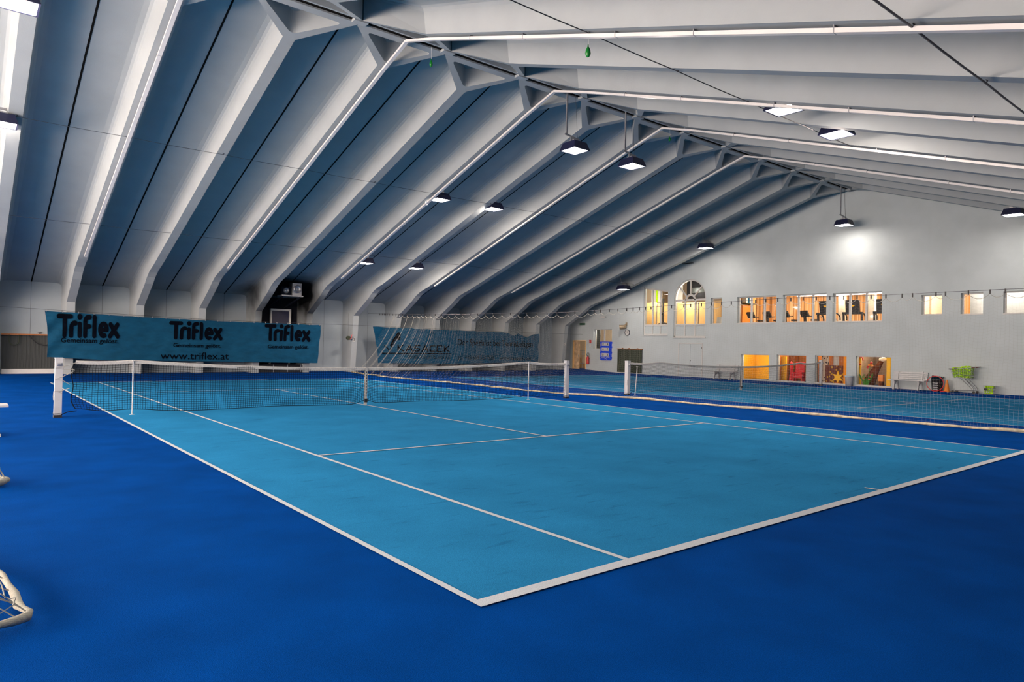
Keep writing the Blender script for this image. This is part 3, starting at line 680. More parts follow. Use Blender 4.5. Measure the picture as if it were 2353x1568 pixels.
for ch in 'KASACEK':
    G += [[(x+a, c) for a, c in P] for P in K[ch]]; x += .95
put_strokes('logo_letters', G, x-.3, .17, 14.95, 18.05, 1.17, 1.47, bn2, m_ink, t)
b = B(o2); strokes_mesh(b, [[(14.04, 1.05), (18.09, 1.06)]], .05, bn2); b.build('underline_print', m_ink, t)
b = B(o2); strokes_mesh(b, [[(14.17, 1.44), (14.36, 1.30), (14.44, 1.12)], [(14.44, 1.12), (14.62, 1.50)]], .045, bn2); strokes_mesh(b, [[(14.56, 1.45), (14.70, 1.72), (14.84, 1.90)]], .15, bn2); strokes_mesh(b, [[(14.90, 1.92)], [(14.94, 1.84)], [(14.95, 1.99)]], .20, bn2)
b.build('figure_logo', m_ink, t)
text_part('small_print', 'TENNIS- & SPORTTECHNIK KG', 15.48, 18.10, .78, .96, bn2, m_ink2, t)
text_part('slogan_print', 'Der Spezialist bei Tennisbel\u00e4gen', 18.58, 23.93, 1.42, 1.86, bn2, m_ink, t)
text_part('phone_print', 'tel. +43 664 5237526', 18.58, 21.09, .76, .99, bn2, m_ink2, t)
text_part('web_address_print', 'www.kasacek.com', 21.47, 23.90, .76, .96, bn2, m_ink2, t)
# ---------------------------------------------------------------- far wall fittings
t = thing('wall_padding', 'dark grey padded curtain under an orange wooden rail in the far left corner', 'curtain', (-.2, 28.45, .9)); oo = (-.2, 28.45, .9)
b = B(oo); n = 90
for k in range(n+1):
    x = -1.13+1.80*k/n; yy = 28.46+.004*math.sin(k*1.3)+.003*math.sin(k*3.1)
    b.v += [(x-oo[0], yy-oo[1], 1.56-oo[2]), (x-oo[0], yy-.03-oo[1], .9-oo[2]), (x-oo[0], yy-oo[1], .30-oo[2])]
for k in range(n): a = 3*k; b.f += [(a, a+1, a+4, a+3), (a+1, a+2, a+5, a+4)]
b.build('padded_cloth', m_mat_grey, t)
B(oo).box(-1.15, .70, 28.36, 28.52, 1.56, 1.61).build('rail', m_wood, t)
B(oo).box(-1.1, .70, 28.40, 28.56, .10, .29).build('plinth', m_trim, t)
def hang(x0, x1, z, sag, y, n=16): return [(x0+(x1-x0)*k/n, y, z-sag*4*(k/n)*(1-k/n)) for k in range(n+1)]
t = thing('hanging_rope', 'black rope drooping below the orange rail beside the teal banner', 'rope', (.2, 28.33, 1.5))
B((.2, 28.33, 1.5)).tube(hang(-.30, .62, 1.57, .38, 28.33), .014, 6).build('rope', m_black, t)
t = thing('hanging_rope', 'dark green rope loop on the grey padding in the far left corner', 'rope', (-.75, 28.33, 1.4))
B((-.75, 28.33, 1.4)).tube([(-.90, 28.34, 1.57), (-.90, 28.33, 1.40)]+[(-.75+.15*math.cos(a), 28.33, 1.35+.17*math.sin(a)) for a in [math.pi*(1+k/8) for k in range(9)]]+[(-.60, 28.34, 1.57)], .016, 6).build('rope', m_green_curt, t)
t = thing('wall_hook', 'small steel hook above the orange rail on the far wall', 'hook', (.02, 28.53, 1.68))
B((.02, 28.53, 1.68)).box(.0, .03, 28.50, 28.58, 1.62, 1.70).tube([(-.06, 28.50, 1.70), (.015, 28.48, 1.66), (.09, 28.50, 1.70)], .012, 6).build('hook', m_steel, t)
# dark bay: heater, shelf, framed door
t = thing('air_heater', 'galvanised air heater with round blower mouths on a shelf in the sooty black bay', 'heater', (9.05, 26.6, 3.5)); oo = (9.05, 26.6, 3.5)
B(oo).box(9.04, 9.46, 26.40, 26.85, 3.57, 4.12).build('cabinet', m_steel, t)
B(oo).box(8.60, 9.02, 26.50, 26.90, 3.57, 3.95).build('cabinet', m_netblack, t)
for (x, y, z, r) in ((9.25, 26.40, 3.86, .15), (8.79, 26.50, 3.77, .11)):
    f_ = B(oo); f_.lathe((x, y, z), [(r*.3, .0), (r*.8, .01), (r, .03), (r*1.12, .0), (r*1.16, .06), (r, .08), (r*.86, .05), (r*.5, .02), (r*.12, .04)], 20, (0, -1, 0)); f_.build('blower_ring', m_steel, t)
B(oo).box(8.56, 9.52, 26.34, 26.95, 3.52, 3.57).build('shelf', m_steel, t)
for x in (8.64, 9.44): B(oo).beam((x, 28.50, 3.1), (x, 26.5, 3.5), .06, .06).build('shelf_bracket', m_netblack, t)
e = bpy.data.objects.new('door_2', None); link(e); e['kind'] = 'structure'
b = B().box(8.80, 8.87, 28.38, 28.52, .1, 3.04).box(9.69, 9.77, 28.38, 28.52, .1, 3.04).box(8.87, 9.69, 28.38, 28.52, 2.95, 3.04); b.build('door_frame', m_trim, e)
B().box(8.87, 9.69, 28.44, 28.50, .1, 2.95).build('door_leaf', m_navy, e)
t = thing('black_cabinet', 'low black slatted cabinet standing under the right end of the near banner', 'cabinet', (9.25, 28.0, .11)); oo = (9.25, 28.0, .11)
B(oo).box(8.16, 10.12, 27.85, 28.45, .11, .47).build('body', m_black, t)
for x in (8.8, 9.45, 10.08): B(oo).box(x-.02, x+.02, 27.83, 27.86, .12, .47).build('divider_strip', m_steel, t)
def plate(y, x, z, ch, label):
    t = thing('number_plate', label, 'sign', (x, y, z), group='court number plates on the columns')
    B((x, y, z)).box(x-.07, x+.07, y-.004, y+.02, z-.11, z+.11).build('plate', m_trim, t)
    f = lambda u, v: (u, y-.008, v)
    class F:
        o = (x, y, z)
        def __call__(s, u, v): return (u, y-.008, v)
    text_part('digit', ch, x-.035, x+.035, z-.07, z+.07, F(), m_ink, t)
plate(27.59, xr(4)-.04, 1.70, '3', 'white plate with a black 3 on the column between the banners')
plate(27.59, xr(10)-.04, 1.76, '2', 'white plate with a black 2 on the column nearest the open doorway')
t = thing('rope_winch', 'small rope winch with red crank on the column marked 3', 'winch', (12.33, 27.45, 1.76)); oo = (12.33, 27.45, 1.76)
B(oo).lathe((12.26, 27.47, 1.76), [(.02, -.06), (.10, -.06), (.10, -.04), (.05, -.03), (.05, .03), (.10, .04), (.10, .06), (.02, .06)], 16, (0, 1, 0)).build('drum', m_green_curt, t)
B(oo).tube([(12.31, 27.40, 1.70), (12.38, 27.38, 1.78), (12.39, 27.38, 1.90), (12.44, 27.36, 1.92)], .014, 6).build('crank', m_red, t)
B(oo).tube([(12.24, 27.46, 1.84), (12.23, 27.45, 2.4), (12.22, 27.45, 2.95)], .005, 5).build('rope', m_wire, t)
B(oo).box(12.33, 12.53, 27.44, 27.60, 1.70, 1.82).build('mount', m_steel, t)
# ---------------------------------------------------------------- balloons
def balloon(x, y, z, zt, label, sz=.09):
    t = thing('balloon', label, 'balloon', (x, y, z), group='shrivelled green balloons')
    B((x, y, z)).lathe((x, y, z), [(.002, -sz*.95), (sz*.28, -sz*.8), (sz*.48, -sz*.3), (sz*.40, sz*.25), (sz*.18, sz*.75), (sz*.06, sz*1.0), (sz*.14, sz*1.15), (.002, sz*1.2)], 14).build('bladder', m_green, t, smooth=True)
    B((x, y, z)).tube([(x, y, z+sz*1.1), (x+.01, y, (z+zt)/2), (x, y, zt)], .003, 4).build('string', m_duct, t)
balloon(5.67, 4.92, 6.44, 6.72, 'shrivelled green balloon hanging from the wire on the near slope', .10)
balloon(6.30, 10.85, 8.26, 8.66, 'small green balloon dangling under the ridge near the second recess', .085)
balloon(15.35, 10.85, 8.32, 8.66, 'tiny dark green balloon dangling far down the ridge', .08)
# ---------------------------------------------------------------- objects on and before the gable wall
GXf = GX
class GF:                                    # lettering on the gable: left to right runs towards smaller y
    def __init__(s, x, yl, o): s.x, s.yl, s.o = x, yl, o
    def __call__(s, u, v): return (s.x, s.yl-u, v)
e = bpy.data.objects.new('door_1', None); link(e); e['kind'] = 'structure'
B().box(GX-.01, GX+.20, 27.15, 27.21, .06, 2.0).box(GX-.01, GX+.20, 28.30, 28.36, .06, 2.0).box(GX-.01, GX+.20, 27.21, 28.30, 1.95, 2.0).build('door_frame', m_board, e)
B().box(GX+.10, GX+.15, 27.86, 28.30, .08, 1.95).build('door_leaf', mat('stained_beige_door', (.55, .38, .22), .7, var=.35, vscale=5), e)
B().box(GX+.06, GX+.10, 27.88, 27.91, .95, 1.08).build('door_handle', m_steel, e)
e = bpy.data.objects.new('door_3', None); link(e); e['kind'] = 'structure'
B().box(GX-.035, GX-.004, 19.31, 20.03, .12, 1.85).build('door_leaf', m_wall2, e); B().box(GX-.035, GX-.004, 18.58, 19.295, .12, 1.85).build('door_leaf', m_wall2, e)
B().box(GX-.045, GX-.002, 18.52, 18.57, .12, 1.90).box(GX-.045, GX-.002, 20.04, 20.09, .12, 1.90).box(GX-.045, GX-.002, 18.57, 20.04, 1.86, 1.90).build('door_frame', m_trim, e)
B().lathe((GX-.035, 19.28, .95), [(.001, .0), (.022, .0), (.022, .02), (.001, .022)], 12, (-1, 0, 0)).build('door_handle', m_black, e)
for z in (.45, 1.62): B().box(GX-.05, GX-.035, 18.56, 18.60, z, z+.06).build('hinge', m_black, e)
# scoreboard
t = thing('scoreboard', 'blue flip scoreboard with three rows of white cards on the gable wall', 'scoreboard', (28.1, 25.4, 1.36)); oo = (28.1, 25.4, 1.36)
b = B(oo).box(28.06, 28.145, 24.99, 25.84, .80, 1.93)
for z in (.95, 1.27, 1.60, 1.86): b.box(28.05, 28.145, 24.955, 25.875, z-.05, z+.05)
b.build('board', m_blue, t)
for z, l, r in ((1.78, '0', '4'), (1.46, '0', '7'), (1.13, '0', '3')):
    c = B(oo).box(28.045, 28.06, 25.15, 25.72, z-.10, z+.10).build('score_card', m_trim, t)
    gf = GF(28.040, 25.68, oo)
    text_part('digit', l, .02, .13, z-.07, z+.07, gf, m_ink, c); text_part('digit', r, .38, .49, z-.07, z+.07, gf, m_ink, c)
    text_part('colon', ':', .24, .27, z-.04, z+.04, gf, m_ink, c)
text_part('word_print', 'GUEST  HOME', .06, .74, .94, 1.02, GF(28.045, 25.80, oo), m_trim, t)
B(oo).tube([(28.04, 25.46, .88), (28.04, 25.36, .91), (28.04, 25.30, .86)], .01, 5).build('bird_mark', m_trim, t)
# extinguisher, signs, clock, siren
t = thing('fire_extinguisher', 'red fire extinguisher with black hose beside the open doorway', 'fire extinguisher', (28.05, 26.88, .78)); oo = (28.05, 26.88, .78)
B(oo).lathe((28.04, 26.88, .52), [(.03, 0), (.085, .015), (.09, .05), (.09, .38), (.07, .44), (.03, .48)], 18).build('cylinder', m_red, t, smooth=True)
B(oo).box(28.0, 28.08, 26.86, 26.90, 1.0, 1.05).tube([(28.0, 26.88, 1.04), (27.95, 26.86, 1.10)], .012, 6).build('valve', m_black, t)
B(oo).tube([(28.04, 26.88, 1.02)]+[(28.03, 26.86+.10*math.cos(a), 1.10+.13*math.sin(a)) for a in [k*math.pi/7-.4 for k in range(8)]]+[(28.02, 26.78, .9), (28.02, 26.78, .7)], .012, 6).build('hose', m_black, t)
B(oo).box(28.10, 28.15, 26.82, 26.94, .85, .90).build('wall_clip', m_steel, t)
t = thing('fire_sign', 'small red square extinguisher sign above the extinguisher', 'sign', (28.14, 26.80, 1.92)); B((28.14, 26.80, 1.92)).box(28.13, 28.148, 26.71, 26.89, 1.82, 2.02).build('plate', m_red, t)
B((28.14, 26.80, 1.92)).box(28.125, 28.132, 26.79, 26.84, 1.86, 1.97).build('symbol', m_trim, t)
t = thing('notice', 'small white notice below the red extinguisher sign', 'sign', (28.14, 26.80, 1.68)); B((28.14, 26.80, 1.68)).box(28.138, 28.148, 26.73, 26.88, 1.60, 1.77).build('sheet', m_trim, t)
t = thing('exit_sign', 'unlit dark green exit sign high on the gable wall over the doorway', 'sign', (28.12, 27.5, 3.02)); B((28.12, 27.5, 3.02)).box(28.10, 28.15, 27.27, 27.73, 2.95, 3.09).build('box', mat('dark_green_sign', (.0, .07, .03), .4, var=.2, vscale=9), t)
B((28.12, 27.5, 3.02)).box(28.094, 28.10, 27.36, 27.42, 2.98, 3.06).box(28.094, 28.10, 27.50, 27.64, 3.01, 3.035).build('symbol', m_wire, t)
t = thing('hanging_sign', 'small white label plate on two cords by the curtain wire', 'sign', (27.6, 25.2, 3.42)); oo = (27.6, 25.2, 3.42)
B(oo).box(27.99, 28.03, 25.45, 25.82, 3.36, 3.46).build('plate', m_trim, t); B(oo).tube([(28.01, 25.6, 3.46), (28.01, 25.62, 3.62), (28.14, 25.62, 3.64)], .006, 4).build('cord', m_wire, t)
t = thing('wall_clock', 'round white wall clock below the siren on the gable wall', 'clock', (28.12, 23.77, 2.47)); oo = (28.12, 23.77, 2.47)
B(oo).lathe((28.148, 23.77, 2.47), [(.16, 0), (.185, .0), (.185, .05), (.165, .055), (.165, .03), (.001, .028)], 28, (-1, 0, 0)).build('rim', m_navy, t)
B(oo).lathe((28.14, 23.77, 2.47), [(.001, .02), (.165, .02), (.165, .026), (.001, .026)], 28, (-1, 0, 0)).build('dial', m_trim, t)
B(oo).beam((28.105, 23.77, 2.47), (28.105, 23.78, 2.59), .014, .006, up=(1, 0, 0)).beam((28.105, 23.77, 2.47), (28.105, 23.69, 2.43), .016, .006, up=(1, 0, 0)).build('hands', m_black, t)
t = thing('wall_spotlight', 'brass coloured cylindrical spotlight on a bracket above the clock', 'spotlight', (28.0, 24.02, 2.79)); oo = (28.0, 24.02, 2.79)
m_brass = mat('dull_brass', (.30, .23, .14), .45, .4, var=.15, vscale=12)
B(oo).lathe((27.95, 23.96, 2.80), [(.02, -.20), (.11, -.18), (.12, .0), (.13, .16), (.15, .20), (.11, .20), (.08, .06), (.01, .05)], 20, (-.6, .8, -.1)).build('barrel', m_brass, t, smooth=True)
B(oo).beam((28.0, 23.93, 2.88), (28.14, 23.85, 3.0), .04, .04).box(28.10, 28.15, 23.80, 23.90, 2.90, 3.06).build('bracket', m_brass, t)
# green curtain on a rail
t = thing('wall_curtain', 'dark green pleated curtain on a brown rail on the gable wall', 'curtain', (28.08, 23.5, .8)); oo = (28.08, 23.5, .8)
b = B(oo); n = 110
for k in range(n+1):
    y = 24.47-1.88*k/n; xx = 28.09+.025*math.sin(k*.9)
    b.v += [(xx-oo[0], y-oo[1], 1.49-oo[2]), (xx-.01-oo[0], y-oo[1], .14-oo[2])]
for k in range(n): a = 2*k; b.f.append((a, a+1, a+3, a+2))
b.build('cloth', m_green_curt, t); B(oo).box(28.05, 28.13, 22.56, 24.50, 1.49, 1.535).build('rail', m_wood, t)
for y in (24.1, 23.6, 22.95): B(oo).box(28.06, 28.15, y-.02, y+.02, 1.53, 1.57).build('rail_hook', m_wood, t)
# benches
def bench(y0, y1, label, xb=28.05):
    L = y0-y1; zf0 = .085; o = (xb-.3, (y0+y1)/2, zf0); t = thing('bench', label, 'bench', o, group='white slatted plastic benches'); yc = (y0+y1)/2
    for k in range(3): B(o).box(xb-.52+.15*k, xb-.52+.15*k+.125, y1-.02, y0+.02, .455+.004*k, .48+.004*k).build('seat_slat', m_white, t)
    for k in range(4): B(o).obox((xb-.075+.016*k, yc, .545+.078*k), (.010, 0, 0), (0, L/2-.02, 0), (.003, 0, .030)).build('back_slat', m_white, t)
    for y in (y0-.22*L/1.4, y1+.22*L/1.4):
        b = B(o).beam((xb-.49, y, zf0+.02), (xb-.42, y, .45), .045, .07).beam((xb-.04, y, zf0+.02), (xb-.14, y, .45), .045, .07).box(xb-.50, xb-.10, y-.022, y+.022, .41, .452)
        b.beam((xb-.12, y, .44), (xb-.035, y, .83), .045, .05).box(xb-.55, xb-.42, y-.03, y+.03, zf0, zf0+.03).box(xb-.10, xb+.02, y-.03, y+.03, zf0, zf0+.03).beam((xb-.40, y, .28), (xb-.2, y, .42), .04, .04)
        b.build('leg_frame', m_white, t)
bench(9.02, 7.68, 'white slatted bench right of the lit windows, beside the hoop')
bench(17.60, 16.30, 'white slatted bench seen through the far net, left of the yellow window')
# bin
t = thing('waste_bin', 'grey white waste bin with pale blue bag between the two right lower windows', 'bin', (27.92, 10.79, .085)); oo = (27.92, 10.79, .085)
B(oo).lathe((27.92, 10.79, .085), [(.10, 0), (.135, .0), (.165, .44), (.175, .46), (.16, .46), (.12, .04), (.001, .03)], 22).build('bucket', m_white, t, smooth=True)
B(oo).lathe((27.92, 10.79, .52), [(.168, -.03), (.18, -.01), (.172, .015), (.155, .01), (.150, -.10)], 22).build('bin_bag', mat('pale_blue_bag', (.35, .50, .60), .4, var=.1, vscale=14), t, smooth=True)
# crate, hoop, cone, small hoop
t = thing('black_tub', 'black slotted plastic tub standing behind the red hoop', 'tub', (27.95, 7.33, .085)); oo = (27.95, 7.33, .085)
b = B(oo); b.lathe((27.93, 7.33, .085), [(.17, 0), (.18, .02), (.205, .44), (.22, .46), (.195, .46), (.17, .04), (.01, .03)], 20); b.build('tub', m_black, t, smooth=True)
B(oo).obox((28.02, 7.36, .60), (.03, 0, .005), (0, .20, .02), (.02, -.01, .075)).build('lid', m_ink2, t)
for z in (.16, .24, .32, .40): B(oo).box(27.715, 27.74, 7.24, 7.42, z, z+.014).build('slot', m_steel, t)
t = thing('gym_hoop', 'red hoop leaning upright against the black tub', 'hoop', (27.66, 7.31, .1)); oo = (27.66, 7.31, .1)
B(oo).tube([(27.64+.06*(1+math.sin(a))/2, 7.31+.30*math.cos(a), .395+.295*math.sin(a)) for a in [2*math.pi*k/36 for k in range(36)]], .014, 8, True).build('ring', m_red, t, smooth=True)
t = thing('gym_hoop', 'small dark red ring lying flat beside the orange cone', 'hoop', (27.75, 7.02, .1)); oo = (27.75, 7.02, .1)
B(oo).tube([(27.72+.10*math.cos(a), 7.02+.13*math.sin(a), .105) for a in [2*math.pi*k/20 for k in range(20)]], .015, 6, True).build('ring', m_red, t, smooth=True)
t = thing('traffic_cone', 'orange training cone between the hoop and the ball cart', 'cone', (27.8, 6.94, .085)); oo = (27.8, 6.94, .085)
B(oo).lathe((27.8, 6.94, .105), [(.13, 0), (.10, .03), (.028, .44), (.018, .45), (.001, .45)], 20).build('cone', m_orange, t, smooth=True)
B(oo).box(27.65, 27.95, 6.82, 7.06, .085, .108).build('base', m_orange, t)
# ball cart
t = thing('shopping_cart', 'wire shopping cart heaped with tennis balls against the gable wall', 'cart', (27.75, 6.3, .085)); oo = (27.75, 6.3, .085)
b = B(oo); T0 = [(27.50, 6.74, .99), (27.98, 6.74, .99), (27.98, 6.02, 1.06), (27.50, 6.02, 1.06)]; T1 = [(27.56, 6.66, .70), (27.92, 6.66, .70), (27.92, 6.06, .63), (27.56, 6.06, .63)]
for R_ in (T0, T1): b.tube(R_, .009, 6, True)
for k in range(4):
    a, c, d_, e_ = Vector(T0[k]), Vector(T0[(k+1) % 4]), Vector(T1[k]), Vector(T1[(k+1) % 4]); n = 14 if k % 2 else 8
    for j in range(n+1): b.tube([a.lerp(c, j/n), d_.lerp(e_, j/n)], .003, 4)
    for q in (.33, .66): b.tube([a.lerp(d_, q), c.lerp(e_, q)], .003, 4)
for j in range(9): b.tube([Vector(T1[0]).lerp(Vector(T1[3]), j/8), Vector(T1[1]).lerp(Vector(T1[2]), j/8)], .003, 4)
b.build('basket', m_steel, t)
B(oo).tube([(27.50, 6.02, 1.06), (27.50, 5.86, 1.10), (27.98, 5.86, 1.10), (27.98, 6.02, 1.06)], .014, 8).build('handle', mat('brown_red_grip', (.12, .02, .015), .5, var=.1, vscale=9), t)
B(oo).box(27.47, 27.53, 6.66, 6.78, .97, 1.01).box(27.95, 28.01, 6.66, 6.78, .97, 1.01).box(27.50, 27.98, 6.52, 6.60, 1.0, 1.04).build('bumper', m_black, t)
b = B(oo)
for x in (27.54, 27.94): b.tube([(x, 6.40, .66), (x, 6.05, .30), (x, 5.98, .20), (x, 6.70, .17)], .012, 6).tube([(x, 6.26, .64), (x, 5.98, .32), (x, 5.92, .18)], .010, 6)
b.tube([(27.54, 6.70, .17), (27.94, 6.70, .17)], .012, 6).tube([(27.54, 6.05, .19), (27.94, 6.05, .19)], .012, 6); b.build('chassis', m_steel, t)
for x in (27.54, 27.94):
    for y in (6.64, 5.95): B(oo).lathe((x-.02, y, .135), [(.02, 0), (.05, .0), (.05, .04), (.02, .04)], 14, (1, 0, 0)).build('wheel', m_black, t)
def ball_proto(label, grp):
    return B().sphere((0, 0, 0), .034, 10, 6).build('tennis_ball', m_ball, None, smooth=True, label=label, category='tennis ball', group=grp)
def ball_copies(p0, pts_):
    for i, p in enumerate(pts_):
        o = p0 if i == 0 else p0.copy()
        if i: C.objects.link(o)
        o.location = p; o.rotation_euler = (random.random()*3, random.random()*3, 0)
rnd = random.Random(3); P_ = []
for k, z in enumerate((.70, .765, .83, .895, .96, 1.02, 1.07)):
    ny, nx = 9, 5
    for j in range(ny):
        for i in range(nx):
            if 0 < k < 5 and 0 < i and not (j in (0, ny-1)) : continue     # only the outer and top balls can be seen
            q = (z-.66)/.36; hw = .135+.035*min(1, q); yl = 6.62+.05*min(1, q); yr = 6.10-.02*min(1, q)
            if k == 6 and (j < 4 or j > 7 or i in (0, 4)): continue
            P_.append((27.74-hw+2*hw*i/(nx-1)+rnd.uniform(-.01, .01), yl+(yr-yl)*j/(ny-1)+rnd.uniform(-.01, .01), z+(.02 if j > 4 and k > 0 else 0)+rnd.uniform(-.012, .012)))
ball_copies(ball_proto('yellow green tennis ball heaped in the shopping cart', 'tennis balls in the shopping cart'), P_)
t = thing('ball_basket', 'small wire ball basket on the floor right of the cart', 'basket', (27.6, 5.45, .085)); oo = (27.6, 5.45, .085); b = B(oo)
Q0 = [(27.45, 5.62, .41), (27.75, 5.62, .41), (27.75, 5.28, .41), (27.45, 5.28, .41)]; Q1 = [(27.49, 5.58, .10), (27.71, 5.58, .10), (27.71, 5.32, .10), (27.49, 5.32, .10)]
for R_ in (Q0, Q1): b.tube(R_, .007, 6, True)
for k in range(4):
    a, c, d_, e_ = Vector(Q0[k]), Vector(Q0[(k+1) % 4]), Vector(Q1[k]), Vector(Q1[(k+1) % 4])
    for j in range(6): b.tube([a.lerp(c, j/5), d_.lerp(e_, j/5)], .003, 4)
    for q in (.3, .6): b.tube([a.lerp(d_, q), c.lerp(e_, q)], .003, 4)
b.build('wire_basket', m_steel, t); B(oo).box(27.445, 27.465, 5.48, 5.60, .24, .31).build('tag', m_black, t)
P_ = []
for z in (.14, .205, .27, .335, .385):
    for j in range(4):
        for i in range(3 if z > .3 else 1): P_.append((27.51+.075*i+rnd.uniform(-.008, .008), 5.555-.072*j+rnd.uniform(-.008, .008), z+rnd.uniform(-.01, .01)))
ball_copies(ball_proto('yellow green tennis ball in the small floor basket', 'tennis balls in the floor basket'), P_)
# ---------------------------------------------------------------- things at the left edge of the picture
t = thing('bench', 'white slatted bench end poking in at the left edge beside the near net', 'bench', (-2.4, 9.85, 0)); oo = (-2.4, 9.85, 0)
for k in range(3): B(oo).box(-3.6, -1.76, 9.58+.16*k, 9.71+.16*k, .44, .47).build('seat_slat', m_white, t)
for x in (-3.4, -1.92):
    B(oo).beam((x, 9.66, .02), (x+.02, 9.72, .44), .05, .06).beam((x, 10.04, .02), (x+.02, 9.96, .44), .05, .06).box(x-.02, x+.04, 9.60, 10.08, .40, .44).box(x-.04, x+.08, 9.60, 9.72, 0, .03).box(x-.04, x+.08, 9.98, 10.10, 0, .03).build('leg_frame', m_white, t)
def floor_net(P, y0, y1, hh, label, r, loc):
    t = thing('floor_net', label, 'net', loc, group='folded nets lying along the left edge')
    b = B(loc); rr = [r*(1+.25*math.sin(k*1.7)) for k in range(len(P))]; b.tube(P, rr, 10); b.build('padded_rope', m_rope2, t, smooth=True)
    b = B(loc); n = 9
    for k in range(n+1):
        q = k/n; a = Vector(P[0]).lerp(Vector(P[-1]), 0); i = q*(len(P)-1); i0 = min(len(P)-2, int(i)); p = Vector(P[i0]).lerp(Vector(P[i0+1]), i-i0)
        b.tube([p, p+Vector((-.12, .02*math.sin(k*2), hh+.04*math.sin(k*1.3))), p+Vector((-.35, .04*math.cos(k), hh*.7)), p+Vector((-.7, .0, .03))], .0035, 4)
    for d_ in (.06, .13, .20, .28, .38, .5):
        b.tube([Vector(p)+Vector((-d_, .03*math.sin(j*1.9+d_*9), .03+hh*.8*math.sin(math.pi*min(1, d_/.35))*(1+.3*math.sin(j*1.1)))) for j, p in enumerate(P)], .0035, 4)
    b.build('netting', m_cream, t)
m_rope2 = mat('off_white_padded_edge', (.36, .35, .29), .85, var=.2, vscale=14, bump=.4, bscale=60, stretch=(1, 6, 1))
floor_net([(-2.5, 2.75, .05), (-2.2, 2.30, .05), (-2.13, 2.02, .05), (-2.11, 1.80, .05), (-2.09, 1.60, .05), (-2.085, 1.42, .045), (-2.07, 1.33, .05), (-2.045, 1.26, .05), (-2.06, 1.20, .045), (-2.12, 1.15, .05), (-2.22, 1.13, .05), (-2.5, 1.10, .05)], 1, 2, .09, 'folded cream net with thick padded edge on the carpet at the lower left edge', .021, (-2.3, 1.6, 0))
floor_net([(-2.4, 5.95, .06), (-2.10, 5.62, .06), (-1.99, 5.44, .06), (-1.955, 5.40, .06), (-2.0, 5.34, .05), (-2.3, 5.30, .05)], 5, 6, .24, 'smaller crumpled cream net heap on the carpet at the left edge, behind the padded one', .035, (-2.2, 5.5, 0))
b = B((-2.2, 5.5, 0))
# ---------------------------------------------------------------- rooms behind the gable wall
RX = GX+.285
def room(name, y0, y1, z0, z1, x1, wall, floor_m, ceil_m):
    b = B(); b.poly([(x1, y0, z0), (x1, y1, z0), (x1, y1, z1), (x1, y0, z1)]); b.build('wall_back_'+name, wall, kind='structure')
    for s, y in (('left', y1), ('right', y0)): B().poly([(RX, y, z0), (x1, y, z0), (x1, y, z1), (RX, y, z1)]).build('wall_%s_%s' % (s, name), wall, kind='structure')
    B().poly([(RX, y0, z0), (x1, y0, z0), (x1, y1, z0), (RX, y1, z0)]).build('floor_'+name, floor_m, kind='structure')
    B().poly([(RX, y0, z1), (x1, y0, z1), (x1, y1, z1), (RX, y1, z1)]).build('ceiling_'+name, ceil_m, kind='structure')
def bulb(x, y, z, w, col, r=.15):
    ld = bpy.data.lights.new('room_light', 'POINT'); ld.energy = w; ld.color = col; ld.shadow_soft_size = r; o = bpy.data.objects.new('room_light', ld); link(o); o.location = (x, y, z)
room('gym', 3.2, 17.3, 2.25, 4.75, 33.0, m_slat, m_slat, m_cream_wall)
room('studio', 17.35, 24.25, 2.0, 5.9, 33.0, m_cream_wall, m_slat, m_dark)
room('stairs', 24.3, 32.0, .02, 3.2, 31.5, m_cream_wall, m_cream_wall, m_cream_wall)
m_brown = mat('brown_wall_paint', (.30, .10, .02), .85, var=.15, vscale=3); m_taupe = mat('taupe_wall_paint', (.22, .15, .11), .85, var=.25, vscale=2)
for i, (y0, y1, wm) in enumerate(((14.55, 16.9, m_yellow), (12.66, 14.52, m_brown), (10.82, 12.63, m_brown), (8.9, 10.78, m_taupe))): room(('yellow', 'red', 'curtain', 'play')[i]+'_playroom', y0, y1, -.1, 1.9, 30.6, wm, m_bark, m_cream_wall)
WARM = (1, .93, .80)
for y in (15.6, 12.2, 9.6, 6.0): bulb(30.2, y, 4.35, GYM_W, WARM)
bulb(30.4, 20.5, 4.9, GYM_W*1.6, WARM); bulb(28.8, 22.8, 4.3, GYM_W*.5, (1, .88, .70)); bulb(28.85, 20.3, 4.6, GYM_W*1.3, (1, .88, .70)); bulb(29.0, 26.2, 2.9, GYM_W*.9, (1, .88, .72))
for y in (15.7, 13.6, 11.7, 9.85): bulb(29.0, y, 1.75, PLAY_W, (1, .85, .6), .08)
# gym fittings
for x, y0, y1, z, nm in ((29.2, 9.4, 12.2, 4.22, 'front row, right half'), (31.6, 8.0, 11.0, 4.45, 'back row, right half'), (31.2, 12.9, 15.0, 4.42, 'back row, left half')):
    t = thing('tube_light', 'lit white tube lamp under the gym ceiling, '+nm, 'lamp', (x, (y0+y1)/2, z), group='tube lamps in the gym'); B((x, (y0+y1)/2, z)).box(x-.05, x+.05, y0, y1, z-.03, z+.03).build('tube', m_tube, t)
    B((x, (y0+y1)/2, z)).box(x-.02, x+.02, y0+.2, y0+.24, z+.03, 4.75).box(x-.02, x+.02, y1-.24, y1-.2, z+.03, 4.75).build('hanger', m_trim, t)
for k, (x, y) in enumerate(((30.4, 12.3), (30.0, 10.75), (31.0, 8.95))):
    t = thing('room_pillar', 'white square pillar inside the gym, '+('left of the right triple window', 'behind the middle pane of the right triple window', 'behind the small square window')[k], 'pillar', (x, y, 2.0), group='white pillars in the gym'); B((x, y, 2)).box(x-.12, x+.12, y-.14-.1*(k == 2), y+.14+.1*(k == 2), 2.0, 4.75).build('shaft', m_cream_wall, t)
